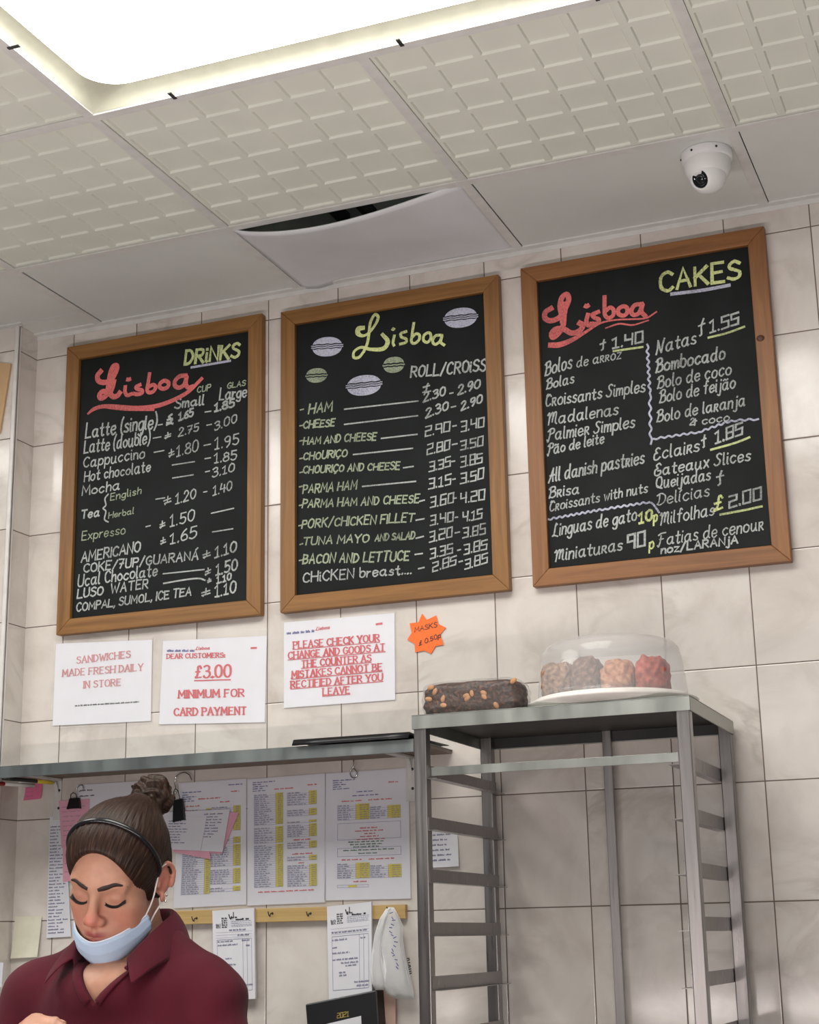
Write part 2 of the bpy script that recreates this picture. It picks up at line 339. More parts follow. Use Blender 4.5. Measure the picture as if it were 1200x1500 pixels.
# ------------------------------------------------------------------ single-stroke lettering: cap height 10, x-height 6, "~" = curved stroke
BOWL = "~4.5 5 3 6 1 5.2 0 3 .8 .6 2.5 0 4.2 1.8 4.6 4"
OO = "~3 10 .7 8.5 0 5 .7 1.5 3 0 5.3 1.5 6 5 5.3 8.5 3 10"
G = {
 'A': "0 0 3 10 6 0;1 3.6 5 3.6", 'B': "0 0 0 10;~0 10 3.8 9.6 4.4 7.5 3 5.5 0 5.2;~0 5.2 4 5 5.3 2.7 4 .3 0 0",
 'C': "~5.5 8.3 3.5 10 1 8.5 0 5 1 1.5 3.5 0 5.5 1.5", 'D': "0 0 0 10;~0 10 3.5 9.4 5.5 5 3.5 .6 0 0", 'E': "5 10 0 10 0 0 5 0;0 5.2 4 5.2",
 'F': "5 10 0 10 0 0;0 5.2 4 5.2", 'G': "~5.5 8.5 3.5 10 1 8.5 0 5 1 1.5 3.5 0 5.7 1.5;5.7 1.5 5.7 4.5 3.5 4.5", 'H': "0 0 0 10;6 0 6 10;0 5 6 5",
 'I': "0 0 0 10", 'J': "~4 10 4 2.5 2.5 0 .5 1 0 2", 'K': "0 0 0 10;5.5 10 0 4.5;1.6 6 5.7 0", 'L': "0 10 0 0 5 0", 'M': "0 0 .5 10 3.5 3 6.5 10 7 0",
 'N': "0 0 0 10 5.5 0 5.5 10", 'O': OO, 'P': "0 0 0 10;~0 10 4 9.6 5 7.3 4 5.2 0 4.8", 'Q': OO + ";3.5 2.5 6.3 -.8",
 'R': "0 0 0 10;~0 10 4 9.6 5 7.5 4 5.4 0 5;2 5 5.5 0", 'S': "~5 8.7 3 10 .7 8.8 .8 6.6 3 5.3 5 3.7 4.8 1.2 2.6 0 0 1.4", 'T': "0 10 6 10;3 10 3 0",
 'U': "~0 10 0 3 1.2 .4 3 0 4.6 .6 5.6 3 5.6 10", 'V': "0 10 3 0 6 10", 'W': "0 10 2 0 4 7.5 6 0 8 10", 'X': "0 10 5.5 0;5.5 10 0 0", 'Y': "0 10 3 5 6 10;3 5 3 0",
 'Z': "0 10 5.5 10 0 0 5.5 0", 'a': BOWL + ";~4.6 6 4.6 2 5.2 0 6 .5", 'b': "0 10 0 1;~0 3 1 5.6 3 6 4.6 4.3 4.2 1 2.2 0 .4 1 0 3",
 'c': "~4.2 5.2 2.7 6 .8 5 0 3 .8 .8 2.5 0 4.4 1.2", 'd': BOWL + ";~4.8 10 4.7 5 4.8 1.5 5.7 0", 'e': "~.3 3 4.3 3.6 3.8 5.6 2.2 6 .6 5 0 2.8 .9 .5 2.6 0 4.5 1.2",
 'f': "~4 9 3 10 2 9 1.8 6 1.8 0;0 6 3.6 6", 'g': BOWL + ";~4.6 6 4.6 -1 3.8 -3.2 2 -3.6 .4 -2.6", 'h': "0 10 0 0;~0 3.5 1.4 5.7 3 6 4 4.6 4.1 0",
 'i': "0 6 0 .8 .6 0;0 8.4 .1 9", 'j': "~2 6 2 -2 1 -3.6 -.6 -2.8;2 8.4 2.1 9", 'k': "0 10 0 0;3.8 6 0 2.6;1.4 3.8 4 0", 'l': "~0 10 0 1.5 .8 0 1.2 .2",
 'm': "0 6 0 0;~0 3.8 1.3 5.8 2.6 5.6 3 4 3 0;~3 3.8 4.3 5.8 5.6 5.6 6 4 6.1 0", 'n': "0 6 0 0;~0 3.5 1.4 5.7 3 6 4 4.6 4.1 0", 'o': "~2.4 6 .6 5 0 3 .6 .9 2.4 0 4.2 .9 4.8 3 4.2 5 2.4 6",
 'p': "0 6 0 -3.5;~0 3.5 1.2 5.7 3 6 4.6 4.3 4.2 1 2.4 0 .4 1", 'q': BOWL + ";4.6 6 4.6 -3.5", 'r': "0 6 0 0;~0 3.2 1.2 5.4 3 5.9", 's': "~3.8 5.2 2.2 6 .6 5 1 3.6 3 2.6 3.8 1.2 2.4 0 0 .8",
 't': "~1.8 9 1.6 4 1.7 1.2 2.6 0 3.8 .6;0 6 3.6 6", 'u': "~0 6 0 2 1 0 2.6 .2 4 2.4;~4.1 6 4.1 1.4 4.8 0 5.2 .3", 'v': "0 6 2 0 4 6", 'w': "0 6 1.6 0 3 5 4.4 0 6 6", 'x': "0 6 4 0;4 6 0 0",
 'y': "0 6 2.2 .4;~4.4 6 2.4 .4 1 -2.6 -.6 -3.4", 'z': "0 6 4 6 0 0 4 0",
 'R1': "0 0 0 6;~0 6 2.6 6 3 4.6 2 3.2 0 3;1.2 3 3.6 0", 'Q1': "",
 '0': "~2.6 10 .6 8.5 0 5 .6 1.5 2.6 0 4.6 1.5 5.2 5 4.6 8.5 2.6 10", '1': "0 7.8 2 10 2 0;.2 0 3.8 0", '2': "~.3 8 1.2 9.7 3 10 4.6 8.3 4.2 6.2 2 3 0 0;0 0 5 0", '3': "~.2 9 2.4 10 4.4 8.6 3.8 6 1.8 5.4;~1.8 5.4 4.4 4.6 4.9 2.2 3 0 .8 .2 0 1.2",
 '4': "1 10 0 4.2 5 4.2;4 8 4 0", '5': "4.8 10 .8 10 .5 5.6;~.5 5.6 2.8 6.2 4.8 4.4 4.4 1.2 2.2 0 0 1", '6': "~4 10 1.4 7.6 0 3.4 .8 .6 2.6 0 4.6 1.2 4.6 4 2.8 5.4 .6 4.2", '7': "0 10 5 10 1.6 0;1 5 4.4 5", '8': "~2.5 10 .6 8.8 .8 6.6 2.5 5.4 4.4 6.6 4.4 8.8 2.5 10;~2.5 5.4 .2 4 .2 1.4 2.5 0 4.8 1.4 4.8 4 2.5 5.4",
 '9': "~4.4 7.6 3 5 .8 5.4 .2 8 1.6 9.8 3.6 9.6 4.6 7.6 4.2 3 2 0", '.': "0 0 .3 .5", ',': "~.6 .6 .4 -.6 -.3 -1.8", '-': "0 4.6 3.4 4.6", '/': "0 -1 4.4 10.6", '(': "~2 10.8 .4 8 0 4.5 .5 1 2 -1.6", ')': "~0 10.8 1.6 8 2 4.5 1.5 1 0 -1.6", ':': "0 5 .2 5.5;0 .4 .2 .9",
 '$': "~2.6 10 1 8 2.4 6 3.2 4 2 1.4 .2 2;~0 -.6 2 .6 3.4 -.4;.6 5 3 5", '&': "~0 7.6 1.6 9.4 3 8 2.2 5.6 0 2.4 0 1 4 1;2 4.4 5.4 5.6;4.4 8 4 0", '+': "~2.4 9.6 1.6 6 1.5 1 .8 0;0 6 3 6.4", '*': "2 9.6 1.8 2.6;0 5.4 3.8 6.2;0 1.8 3.8 2.6;~1.8 2.6 .6 1.4 .4 .6", '{': "~3 11 1.6 10 2 6.6 .4 5 1.8 3.4 1.4 0 2.8 -1",
 '#': "~5 8.4 3.6 10 2 9 2.2 5 1.6 1.2 0 0 5.4 0;.2 5 4 5", '!': "0 10 .1 3;0 .2 .1 .8", "'": "0 10 .6 8.4", 'ç': "~5.5 8.3 3.5 10 1 8.5 0 5 1 1.5 3.5 0 5.5 1.5;~3 0 3.8 -1.4 2.4 -2.2",
 'ã': BOWL + ";~4.6 6 4.6 2 5.2 0 6 .5;~.4 8 1.6 8.8 3.2 7.8 4.6 8.6", 'í': "0 6 0 .8 .6 0;0 7.6 1.2 9.2", 'Á': "0 0 3 10 6 0;1 3.6 5 3.6;3.4 11 5 12.6", 'é': "~.3 3 4.3 3.6 3.8 5.6 2.2 6 .6 5 0 2.8 .9 .5 2.6 0 4.5 1.2;2 7.6 3.4 9.4",
}
G_BOX = {'0': "0 0 0 10 5 10 5 0 0 0", '1': "0 8.6 2.2 10 2.2 0;.2 0 4.2 0", '2': "0 10 5 10 5 5.6 0 5 0 0 5 0", '3': "0 10 5 10 5 0 0 0;1 5 5 5", '4': "0 10 0 5 5 5;5 10 5 0",
         '5': "5 10 0 10 0 5.4 5 5.4 5 0 0 0", '6': "5 10 0 10 0 0 5 0 5 5.2 0 5.2", '8': "0 0 0 10 5 10 5 0 0 0;0 5 5 5", '9': "5 0 5 10 0 10 0 5 5 5"}
# cursive capitals used by the second hand
G_SCR = {'B': "~.6 9.4 1.2 5 0 0;~-.6 8 2 10 4.6 9.6 4.8 7 2 5.4;~2 5.4 5.4 5 5.6 1.6 3 0 .4 .8", 'N': "~0 0 .8 4 1 9.6;~1 9.6 3 4 4.6 .4;~4.6 .4 5.2 6 6.6 10", 'M': "~-.6 8 .8 9.6 1.2 5 .8 0;~1.2 5 3 9.4 4.2 8.6 3.8 2;~3.9 4 5.6 9.4 7 8.6 6.8 2 8 .2",
         'C': "~5 8.4 3.4 10 1 8 .2 4 1 .8 3 0 5 1.6;~.6 9 1.6 10.4 2.4 9", 'P': "~1.4 9 1.2 4 0 -1 -1 .4;~-.8 7.6 2 10 5 9.4 5 6.4 1.4 5.2", 'D': "~1 9.4 1 4 0 .4;~-.8 8.4 2.4 10 5.8 7.4 5.4 2.4 2 0 -.4 .8", 'E': "~4.6 8.6 2.6 9.8 1 8 2.4 5.8;~2.4 5.8 .2 5 .2 1 2.6 0 5 1.8",
         'G': "~5 8.4 3.4 10 1 8.6 2.6 6;~2.6 6 .2 4.6 .2 1 2.6 0 5.2 1.4 5.2 3.6 2.6 4", 'Q': "~3 10 .6 8.4 0 5 .8 1.6 3 .6 5.4 2 6 5.4 5 9 3 10;~1.4 2 3.4 .6 6.4 -.6", 'F': "~1.8 8 1.4 3 0 -.6 -1 .4;~-1 8.6 2 10 6 10;0.4 5 4 5.4", 'L': "~4 9.4 2.4 10 1.8 6 1 1 -.6 .4 1.4 .6 5.4 -.4",
         'S': "~5 9 3 10 1.2 8.6 2.2 6 4 4 3.4 1 1 0 -.6 1.6", 'A': "~-.6 -.6 2 5 3.6 9.8;~3.6 9.8 3.6 4 4 0;0.6 4.2 5 4.6", 'r': G['R1'], 'R': G['R1']}

def text_strokes(text, style='hand', rnd=None, jit=.25):
    """list of (points, curved) in font units, and the total width"""
    x = 0.0; out = []
    for ch in text:
        if ch == ' ': x += 3.6; continue
        g = None
        if style == 'box': g = G_BOX.get(ch)
        if style == 'script': g = G_SCR.get(ch)
        if g is None: g = G.get(ch) or G.get(ch.lower()) or G.get(ch.upper()) or G['-']
        mx = 0
        dy = rnd.uniform(-jit, jit) if rnd else 0; sc = 1 + (rnd.uniform(-jit, jit) * .25 if rnd else 0)
        for st in g.split(';'):
            cur = st.startswith('~'); n = [float(t) for t in st.lstrip('~').split()]
            P = [(n[i], n[i + 1]) for i in range(0, len(n), 2)]
            mx = max(mx, max(p[0] for p in P))
            if rnd: P = [(px + rnd.uniform(-jit, jit) * .8, py * sc + dy + rnd.uniform(-jit, jit) * .8) for px, py in P]
            out.append(([(x + px, py) for px, py in P], cur, ch))
        x += mx + 2.1
    return out, x - 2.1

def write(mb, text, a, b, h, Y, w, style='hand', slant=.0, jit=.3, mi=0, lift=.0006, seed=0, serif=False):
    """letter text on the plane y = Y with its baseline from photograph point a to b, cap height h (photograph pixels), stroke width w (m)"""
    rnd = random.Random(sum(map(ord, text)) + seed)
    st, W = text_strokes(text, style, rnd if jit else None, jit)
    p0 = at(a[0], a[1], Y); p1 = at(b[0], b[1], Y); top = at(a[0], a[1] - h, Y)
    ux = (p1 - p0) / W; uz = np.array([0, 0, (top - p0)[2] / 10.0]); ux_n = (p1 - p0) / np.linalg.norm(p1 - p0)
    for P, cur, ch in st:
        Q = smooth_pts(P, 5) if cur else P
        X = [p0 + ux * q[0] + uz * q[1] + ux_n * (slant * uz[2] * q[1]) for q in Q]
        if serif:
            k = len(X); ws = []
            for i in range(k):
                d = X[min(i + 1, k - 1)] - X[max(i - 1, 0)]; d = d / (np.linalg.norm(d) + 1e-9)
                ws.append(w * (.52 + .48 * abs(d[2])))
            if not cur and k >= 3: # separate straight segments so that thick and thin do not blend
                for i in range(k - 1):
                    d = X[i + 1] - X[i]; d = d / (np.linalg.norm(d) + 1e-9)
                    mb.ribbon([X[i], X[i + 1]], w * (.52 + .48 * abs(d[2])), lift=lift, mi=mi)
            else: mb.ribbon(X, ws, lift=lift, mi=mi)
            if not cur:
                for e, o in ((X[0], X[1]), (X[-1], X[-2])):
                    d = (o - e) / (np.linalg.norm(o - e) + 1e-9)
                    if abs(d[2]) > .8: mb.ribbon([e - ux_n * w * .8, e + ux_n * w * .8], w * .34, lift=lift * 1.3, mi=mi)
        else:
            mb.ribbon(X, [w * rnd.uniform(.85, 1.12) for _ in X], lift=lift, mi=mi)

def stroke(mb, pts, Y, w, curved=True, mi=0, lift=.0006):
    P = [at(p[0], p[1], Y) for p in pts]
    if curved: 
        n = len(P); ws0 = w if isinstance(w, (list, tuple)) else [w] * n
        Q = smooth_pts(P, 8); m_ = len(Q)
        ws = [float(np.interp(i / (m_ - 1) * (n - 1), range(n), ws0)) for i in range(m_)]
        mb.ribbon(Q, ws, lift=lift, mi=mi)
    else: mb.ribbon(P, w, lift=lift, mi=mi)
# ------------------------------------------------------------------ the room
ZC = 3.068                                        # underside of the ceiling grid
XC, ZB = -1.319, 3.45                             # inner corner beside the pilaster, slab above the ceiling
mb = MB(); mb.box((-3.2, -7.2, -.06), (3.4, .1, 0)); struct(mb.build('floor', M['floor']))
mb = MB(); mb.box((XC, 0, 0), (3.0, .12, ZC + .012)); struct(mb.build('wall_back', M['tile']))
mb = MB()
mb.add([(XC, -.09, 0), (XC, 0, 0), (XC, 0, ZC + .1), (XC, -.09, ZC + .1)], [(0, 1, 2, 3)], None, 1)
mb.add([(-3.2, -.09, 0), (XC, -.09, 0), (XC, -.09, ZC + .1), (-3.2, -.09, ZC + .1)], [(0, 1, 2, 3)], None, 0)
mb.add([(-3.2, .12, 0), (XC, .12, 0), (XC, .12, ZC + .1), (-3.2, .12, ZC + .1)], [(0, 3, 2, 1)], None, 0)
mb.add([(-3.2, -.09, ZC + .1), (XC, -.09, ZC + .1), (XC, .12, ZC + .1), (-3.2, .12, ZC + .1)], [(0, 1, 2, 3)], None, 0)
struct(mb.build('wall_left', [M['tile'], M['tile_side']]))
mb = MB(); mb.box((XC - .007, -.097, 0), (XC + .004, -.087, ZC)); mb.box((XC - .001, -.093, 0), (XC + .004, -.080, ZC))
struct(mb.build('trim_1', M['white_trim'], bevel=.0015))
# wall angle along the top of the tiles
mb = MB(); mb.box((XC, -.020, ZC - .0005), (3.0, -.0, ZC + .004)); mb.box((XC, -.0022, ZC - .012), (3.0, 0, ZC))
mb.box((-3.2, -.11, ZC - .0005), (XC + .02, -.09, ZC + .004)); struct(mb.build('trim_2', M['grid']))

GX = [-1.1115 + .6037 * k for k in range(-4, 5)]  # grid lines across the room; index 4 is -1.1115
GXK = {k: -1.1115 + .6037 * k for k in range(-3, 5)}
GY = [0.0, -.407, -.9932, -1.5794, -2.1656, -2.7518, -3.338]
mb = MB(); bw = .0115
for k, x in GXK.items():
    segs = [(GY[-1], 0.0)]
    if k in (1,): segs = segs
    if k == 2: segs = [(GY[2], 0.0), (GY[-1], GY[4])]
    if k == -1: segs = [(GY[2], -.09), (GY[-1], GY[4])]
    if k < -1: segs = [(GY[-1], -.09)]
    for y0, y1 in segs:
        mb.box((x - bw, y0, ZC), (x + bw, y1, ZC + .003)); mb.box((x - .0015, y0, ZC + .003), (x + .0015, y1, ZC + .035))
for j, y in enumerate(GY[1:]):
    segs = [(GXK[-3], GXK[4])]
    if j + 1 == 3: segs = [(GXK[-3], GXK[-2]), (GXK[0], GXK[1]), (GXK[3], GXK[4])]
    for x0, x1 in segs:
        mb.box((x0, y - bw, ZC - .0006), (x1, y + bw, ZC + .0032)); mb.box((x0, y - .0015, ZC + .003), (x1, y + .0015, ZC + .035))
ceil = struct(mb.build('ceiling', M['grid']))
cb = list(ceil.location)
mb = MB(); mb.box((-3.2, -7.2, ZB), (3.4, .12, ZB + .06)); mb.box((-3.2, .06, ZC + .0125), (3.4, .12, ZB)); mb.box((-3.2, -7.2, ZC + .2), (-3.1, .06, ZB)); mb.box((3.3, -7.2, ZC + .2), (3.4, .06, ZB)); o = mb.build('slab', M['void'], ceil); 
mb = MB(); mb.box((GXK[1] + .13, -.62, ZC + .15), (GXK[1] + .145, 0, ZC + .19)); mb.box((GXK[1] + .205, -.62, ZC + .15), (GXK[1] + .22, 0, ZC + .19))
mb.build('batten', M['darkmetal'], ceil)
mb = MB()                                         # plain filling beyond what the photograph shows
for a, b_, c, d in ((GXK[4], -7.2, 3.4, 0), (-3.2, -7.2, GXK[4], GY[-1]), (GXK[-3], GY[-1], GXK[4], GY[4]), (-3.2, GY[-1], GXK[-3], -.09), (GXK[-3], GY[4], GXK[-2], -.09), (GXK[-2], GY[2], GXK[-1], -.09), (GXK[3], GY[4], GXK[4], GY[2] - .6), (GXK[0], GY[4], GXK[1], GY[2] - .6)):
    mb.box((a + .001, b_ + .001, ZC + .0045), (c - .001, d - .001, ZC + .012))
mb.build('plain_panel', M['plaster'], ceil)
for o in ceil.children: pass

# embossed ceiling tiles: six by six sunk squares between raised ribs
def embossed(x0, x1, y0, y1):
    g = .0121; mb = MB(); X0, X1, Y0, Y1 = x0 + g, x1 - g, y0 + g, y1 - g; zt = ZC + .0035; n = 6
    rw, dep, sl = .0080, .0048, .0024
    def coords(a, b):
        out = []
        p = (b - a) / n
        for i in range(n):
            c0 = a + p * i; c1 = c0 + p
            out.append((c0, c0 + rw, c0 + rw + sl, c1 - rw - sl, c1 - rw, c1))
        return out
    for cx in coords(X0, X1):
        for cy in coords(Y0, Y1):
            v = []; xs = cx; ys = cy
            for (a, b_, z) in ((0, 5, zt), (1, 4, zt), (2, 3, zt + dep)):
                v += [(xs[a], ys[a], z), (xs[b_], ys[a], z), (xs[b_], ys[b_], z), (xs[a], ys[b_], z)]
            f = []
            for r in (0, 4):
                for k in range(4): f.append((r + k, r + 4 + k, r + 4 + (k + 1) % 4, r + (k + 1) % 4))
            f.append((8, 11, 10, 9)); mb.add(v, f)
    zb = zt + .014
    mb.add([(X0, Y0, zb), (X1, Y0, zb), (X1, Y1, zb), (X0, Y1, zb)], [(0, 1, 2, 3)])
    for (p, q) in (((X0, Y0), (X1, Y0)), ((X1, Y0), (X1, Y1)), ((X1, Y1), (X0, Y1)), ((X0, Y1), (X0, Y0))):
        mb.add([(*p, zt), (*q, zt), (*q, zb), (*p, zb)], [(0, 1, 2, 3)])
    return mb
GE = 'embossed ceiling tiles'
for k, lab in ((-1, 'embossed cream ceiling tile at the far left, cut off by the picture edge'),
               (0, 'embossed cream ceiling tile left of the sagging panel row, above the drinks chalkboard'),
               (1, 'embossed cream ceiling tile directly in front of the sagging panel and its dark gap'),
               (2, 'embossed cream ceiling tile in front of the plain panel carrying the security camera'),
               (3, 'embossed cream ceiling tile in the top right corner, right of the security camera')):
    tag(embossed(GXK[k], GXK[k + 1], GY[2], GY[1]).build('ceiling_tile', M['emboss']), lab, 'ceiling tile', GE)
tag(embossed(GXK[0], GXK[1], GY[3], GY[2]).build('ceiling_tile', M['emboss']), 'embossed ceiling tile against the left edge of the bright light panel', 'ceiling tile', GE)
tag(embossed(GXK[3], GXK[4], GY[3], GY[2]).build('ceiling_tile', M['emboss']), 'embossed ceiling tile level with the light panel at the top right picture edge', 'ceiling tile', GE)
GP = 'plain panels along the wall'
for k, lab in ((-1, 'plain white ceiling panel in the left corner above the tiled pilaster'), (0, 'plain white ceiling panel above the drinks chalkboard, left of the sagging panel'),
               (2, 'plain white ceiling panel with the security camera fixed to it'), (3, 'plain white ceiling panel at the right picture edge, beside the security camera panel')):
    mb = MB(); mb.box((GXK[k] + .0130, GY[1] + .0125, ZC + .0035), (GXK[k + 1] - .0122, (-.101 if k == -1 else -.0015), ZC + .011))
    if k == -1: mb.box((XC + .001, -.101, ZC + .0035), (GXK[0] - .0145, -.0015, ZC + .011))
    tag(mb.build('ceiling_panel', M['plaster'], bevel=.001), lab, 'ceiling panel', GP)
# the panel that sags out of the grid
mb = MB(); nx, ny = 40, 16; x0, x1, y0, y1 = GXK[1] + .013, GXK[2] - .013, GY[1] + .010, -.004
top, bot = [], []
for j in range(ny + 1):
    v = j / ny                                    # 0 front, 1 wall
    for i in range(nx + 1):
        u = i / nx
        prof = math.sin(PI * min(1, u ** .72)) if 0 < u < 1 else 0
        fall = .030 * prof * (1 - v) ** 1.3 + .006 * math.sin(PI * u) * (1 - v) + .004 * (1 - u) * (1 - v)
        fall += .0035 * math.sin(9 * v + 3 * u) * prof * .5
        fall += .010 * max(0, 1 - abs(u - .08) / .12) * v ** 3
        p = (x0 + (x1 - x0) * u, y0 + (y1 - y0) * v, ZC + .004 - fall)
        bot.append(p); top.append((p[0], p[1], p[2] + .005))
nq = nx + 1; vs_ = bot + top; off = len(bot); fs = []
for j in range(ny):
    for i in range(nx):
        a = j * nq + i; fs += [(a, a + nq, a + nq + 1, a + 1), (off + a, off + a + 1, off + a + nq + 1, off + a + nq)]
for i in range(nx): fs += [(i, i + 1, off + i + 1, off + i), (ny * nq + i, off + ny * nq + i, off + ny * nq + i + 1, ny * nq + i + 1)]
for j in range(ny): fs += [(j * nq, off + j * nq, off + (j + 1) * nq, (j + 1) * nq), (j * nq + nx, (j + 1) * nq + nx, off + (j + 1) * nq + nx, off + j * nq + nx)]
mb.add(vs_, fs, None, 0, True)
sag = tag(mb.build('ceiling_panel', M['sag']), 'bowed thin white ceiling panel sagging out of the grid, dark gap in front', 'ceiling panel', GP)

# light boxes
def light_box(x0, x1, y0, y1, label, clips):
    t = thing('ceiling_light', ((x0 + x1) / 2, (y0 + y1) / 2, ZC), label, 'ceiling light')
    g = .0125; X0, X1, Y0, Y1 = x0 + g, x1 - g, y0 + g, y1 - g; h = .036; rc = .075
    # sloping cream reflector rising to a rounded opening that holds the diffuser
    n = 12; ins = .028
    def rrect(a0, a1, b0, b1, r, z):
        out = []
        for (cx, cy, s) in ((a1 - r, b1 - r, 0), (a0 + r, b1 - r, 1), (a0 + r, b0 + r, 2), (a1 - r, b0 + r, 3)):
            for i in range(n + 1):
                a = (s + i / n) * PI / 2; out.append((cx + r * math.cos(a), cy + r * math.sin(a), z))
        return out
    mb = MB(); mb.loft([rrect(X0, X1, Y0, Y1, .004, ZC + .003), rrect(X0 + ins * .12, X1 - ins * .12, Y0 + ins * .12, Y1 - ins * .12, .016, ZC + h * .4), rrect(X0 + ins * .4, X1 - ins * .4, Y0 + ins * .4, Y1 - ins * .4, .038, ZC + h * .75), rrect(X0 + ins, X1 - ins, Y0 + ins, Y1 - ins, rc, ZC + h)], cap0=False, cap1=False)
    mb.build('reflector', M['recess'], t)
    r = rrect(X0 + ins, X1 - ins, Y0 + ins, Y1 - ins, rc, ZC + h); r2 = [(p[0], p[1], p[2] + .004) for p in r]
    mb = MB(); mb.add(r + r2, [tuple(range(len(r)))[::-1], tuple(range(len(r), 2 * len(r)))] ); mb.build('diffuser', M['diffuser'], t)
    mb = MB(); mb.box((X0, Y0, ZC + h + .02), (X1, Y1, ZC + h + .09)); mb.build('housing', M['grid'], t)
    for (cx, cy, a) in clips:
        mb = MB(); A = Matrix.Translation((cx, cy, ZC - .001)) @ Matrix.Rotation(a, 4, 'Z')
        mb.box((-.004, -.004, -.0015), (.004, .022, .001), M_=A)
        mb.build('clip', M['darkmetal'], t, bevel=.0005)
    return t
def zpt(px, py):
    d = CAM_R.T @ np.array([(px - 600) / CAM_F, (py - 750) / CAM_F, 1.0]); return CAM_C + d * ((ZC - CAM_C[2]) / d[2])
c1, c2, c3, c4 = zpt(590, 67), zpt(254, 141), zpt(13, 70), zpt(878, 3)
light_box(GXK[1], GXK[3], GY[4], GY[2], 'large glowing white ceiling light panel at the top of the picture', [(c1[0], GY[2] - .008, PI), (c2[0], GY[2] - .008, PI), (c4[0], GY[2] - .008, PI), (GXK[1] + .008, c3[1], -PI / 2)])
light_box(GXK[-2] + .0, GXK[0], GY[4], GY[2], 'second glowing ceiling light panel, left of the picture', [])

# security camera under the plain panel
bc = np.array([.628, -.318, ZC + .0035])
t = thing('security_camera', bc, 'white dome security camera under the ceiling beside the cakes chalkboard', 'security camera')
mb = MB(); mb.lathe([(.001, 0), (.055, 0), (.056, -.004), (.055, -.018), (.052, -.021), (.047, -.022), (.001, -.022)], bc, 56); mb.build('base_ring', M['camera_white'], t)
for a in (-2.0, -1.0, -2.9):
    mb = MB(); mb.ball(bc + np.array([.0552 * math.cos(a), .0552 * math.sin(a), -.011]), .0028, 8); mb.build('screw_hole', M['lens'], t)
mb = MB(); mb.lathe([(.050, -.021), (.0505, -.026), (.0495, -.040), (.046, -.052), (.040, -.060), (.034, -.063)], bc, 56, cap1=True); mb.build('housing', M['camera_white'], t)
bcen = bc + np.array([0.0, -.004, -.056]); R_ = .040
ld = Vector((-.42, -.76, -.50)).normalized(); q = ld.to_track_quat('Z', 'Y').to_matrix()
prof = [(.0005, -R_)] + [(R_ * math.sin(a), -R_ * math.cos(a)) for a in np.linspace(.12, PI - .56, 22)] + [(.0205, R_ * math.cos(.54) - .0010), (.0196, R_ * math.cos(.54) - .004)]
mb = MB(); mb.lathe(prof, bcen, 40, A=q); eb = mb.build('eyeball', M['camera_white'], t)
zf = R_ * math.cos(.54) - .004
mb = MB(); mb.lathe([(.0196, zf + .001), (.0180, zf + .0015), (.0140, zf), (.0110, zf - .001), (.0105, zf + .0025), (.006, zf + .0045), (.0005, zf + .005)], bcen, 36, A=q); mb.build('lens', M['lens'], eb)
eb['_base'] = t['_base']
# small tan board fixed to the face of the pilaster at the left picture edge
mb = MB(); Yp = -.092
P = [at(-60, 528, Yp), at(17.5, 533.5, Yp), at(1.5, 634, Yp), at(-60, 655, Yp)]
mb.add([tuple(p) for p in P] + [(p[0], p[1] - .006, p[2]) for p in P], [(3, 2, 1, 0), (4, 5, 6, 7), (0, 1, 5, 4), (1, 2, 6, 5), (2, 3, 7, 6), (3, 0, 4, 7)])
tag(mb.build('tan_card', M['tan']), 'tan card on the pilaster tiles at the left picture edge', 'card')
# ------------------------------------------------------------------ chalkboards
def chalkboard(x0, x1, z0, z1, label, wood):
    t = thing('chalkboard', ((x0 + x1) / 2, 0, z0), label, 'chalkboard', 'menu chalkboards'); w, yf, yb = .0405, -.025, -.002
    mb = MB(); mb.box((x0 + .02, -.0135, z0 + .02), (x1 - .02, yb, z1 - .02)); mb.build('slate_panel', M['board'], t)
    O = [(x0, z0), (x1, z0), (x1, z1), (x0, z1)]; I = [(x0 + w, z0 + w), (x1 - w, z0 + w), (x1 - w, z1 - w), (x0 + w, z1 - w)]
    for k in range(4):
        a, b = O[k], O[(k + 1) % 4]; c, d = I[(k + 1) % 4], I[k]
        vs = [(p[0], yf, p[1]) for p in (a, b, c, d)] + [(p[0], yb, p[1]) for p in (a, b, c, d)]
        Ln = math.hypot(b[0] - a[0], b[1] - a[1]); o = k * 1.7 + x0
        uv = [(o, o), (o + Ln, o), (o + Ln - w, o + w), (o + w, o + w)]; uv = uv + [(u, v_ + .03) for u, v_ in uv]
        mb = MB(); mb.add(vs, [(0, 1, 2, 3), (7, 6, 5, 4), (1, 0, 4, 5), (2, 1, 5, 6), (3, 2, 6, 7), (0, 3, 7, 4)], uv)
        r = mb.build('frame_rail', M[wood], t, bevel=.0018)
    return t
b1 = chalkboard(-1.2055, -.6070, 2.2095, 3.0120, 'framed black chalkboard headed DRINKS in pale green, leftmost above the shelf', 'frame')
b2 = chalkboard(-.5530, .0445, 2.2090, 3.0060, 'framed black chalkboard with drawn buns and sandwich prices, middle of the three', 'frame')
b3 = chalkboard(.1020, .6975, 2.2100, 3.0110, 'framed black chalkboard headed CAKES in yellow, below the security camera', 'frame_red')
mb = MB(); kp = at(750 + 958 / 2.631, 310 + 487 / 2.631, -.0265); mb.ball(kp + np.array([0, .0022, 0]), .008, 10, sc=(1.2, .4, 1)); mb.build('wood_knot', M['knot'], b3)
YB = -.0137; G['£'] = "~4.8 8 3.8 9.8 2.4 9 2.2 5 1.6 1.6 .2 .4;.2 0 5 .4;.4 5 4 5"
def f1(x, y): return (60 + x / 3.0, 440 + y / 3.0)
def f2(x, y): return (390 + x / 2.829, 380 + y / 2.829)
def f3(x, y): return (750 + x / 2.631, 310 + y / 2.631)
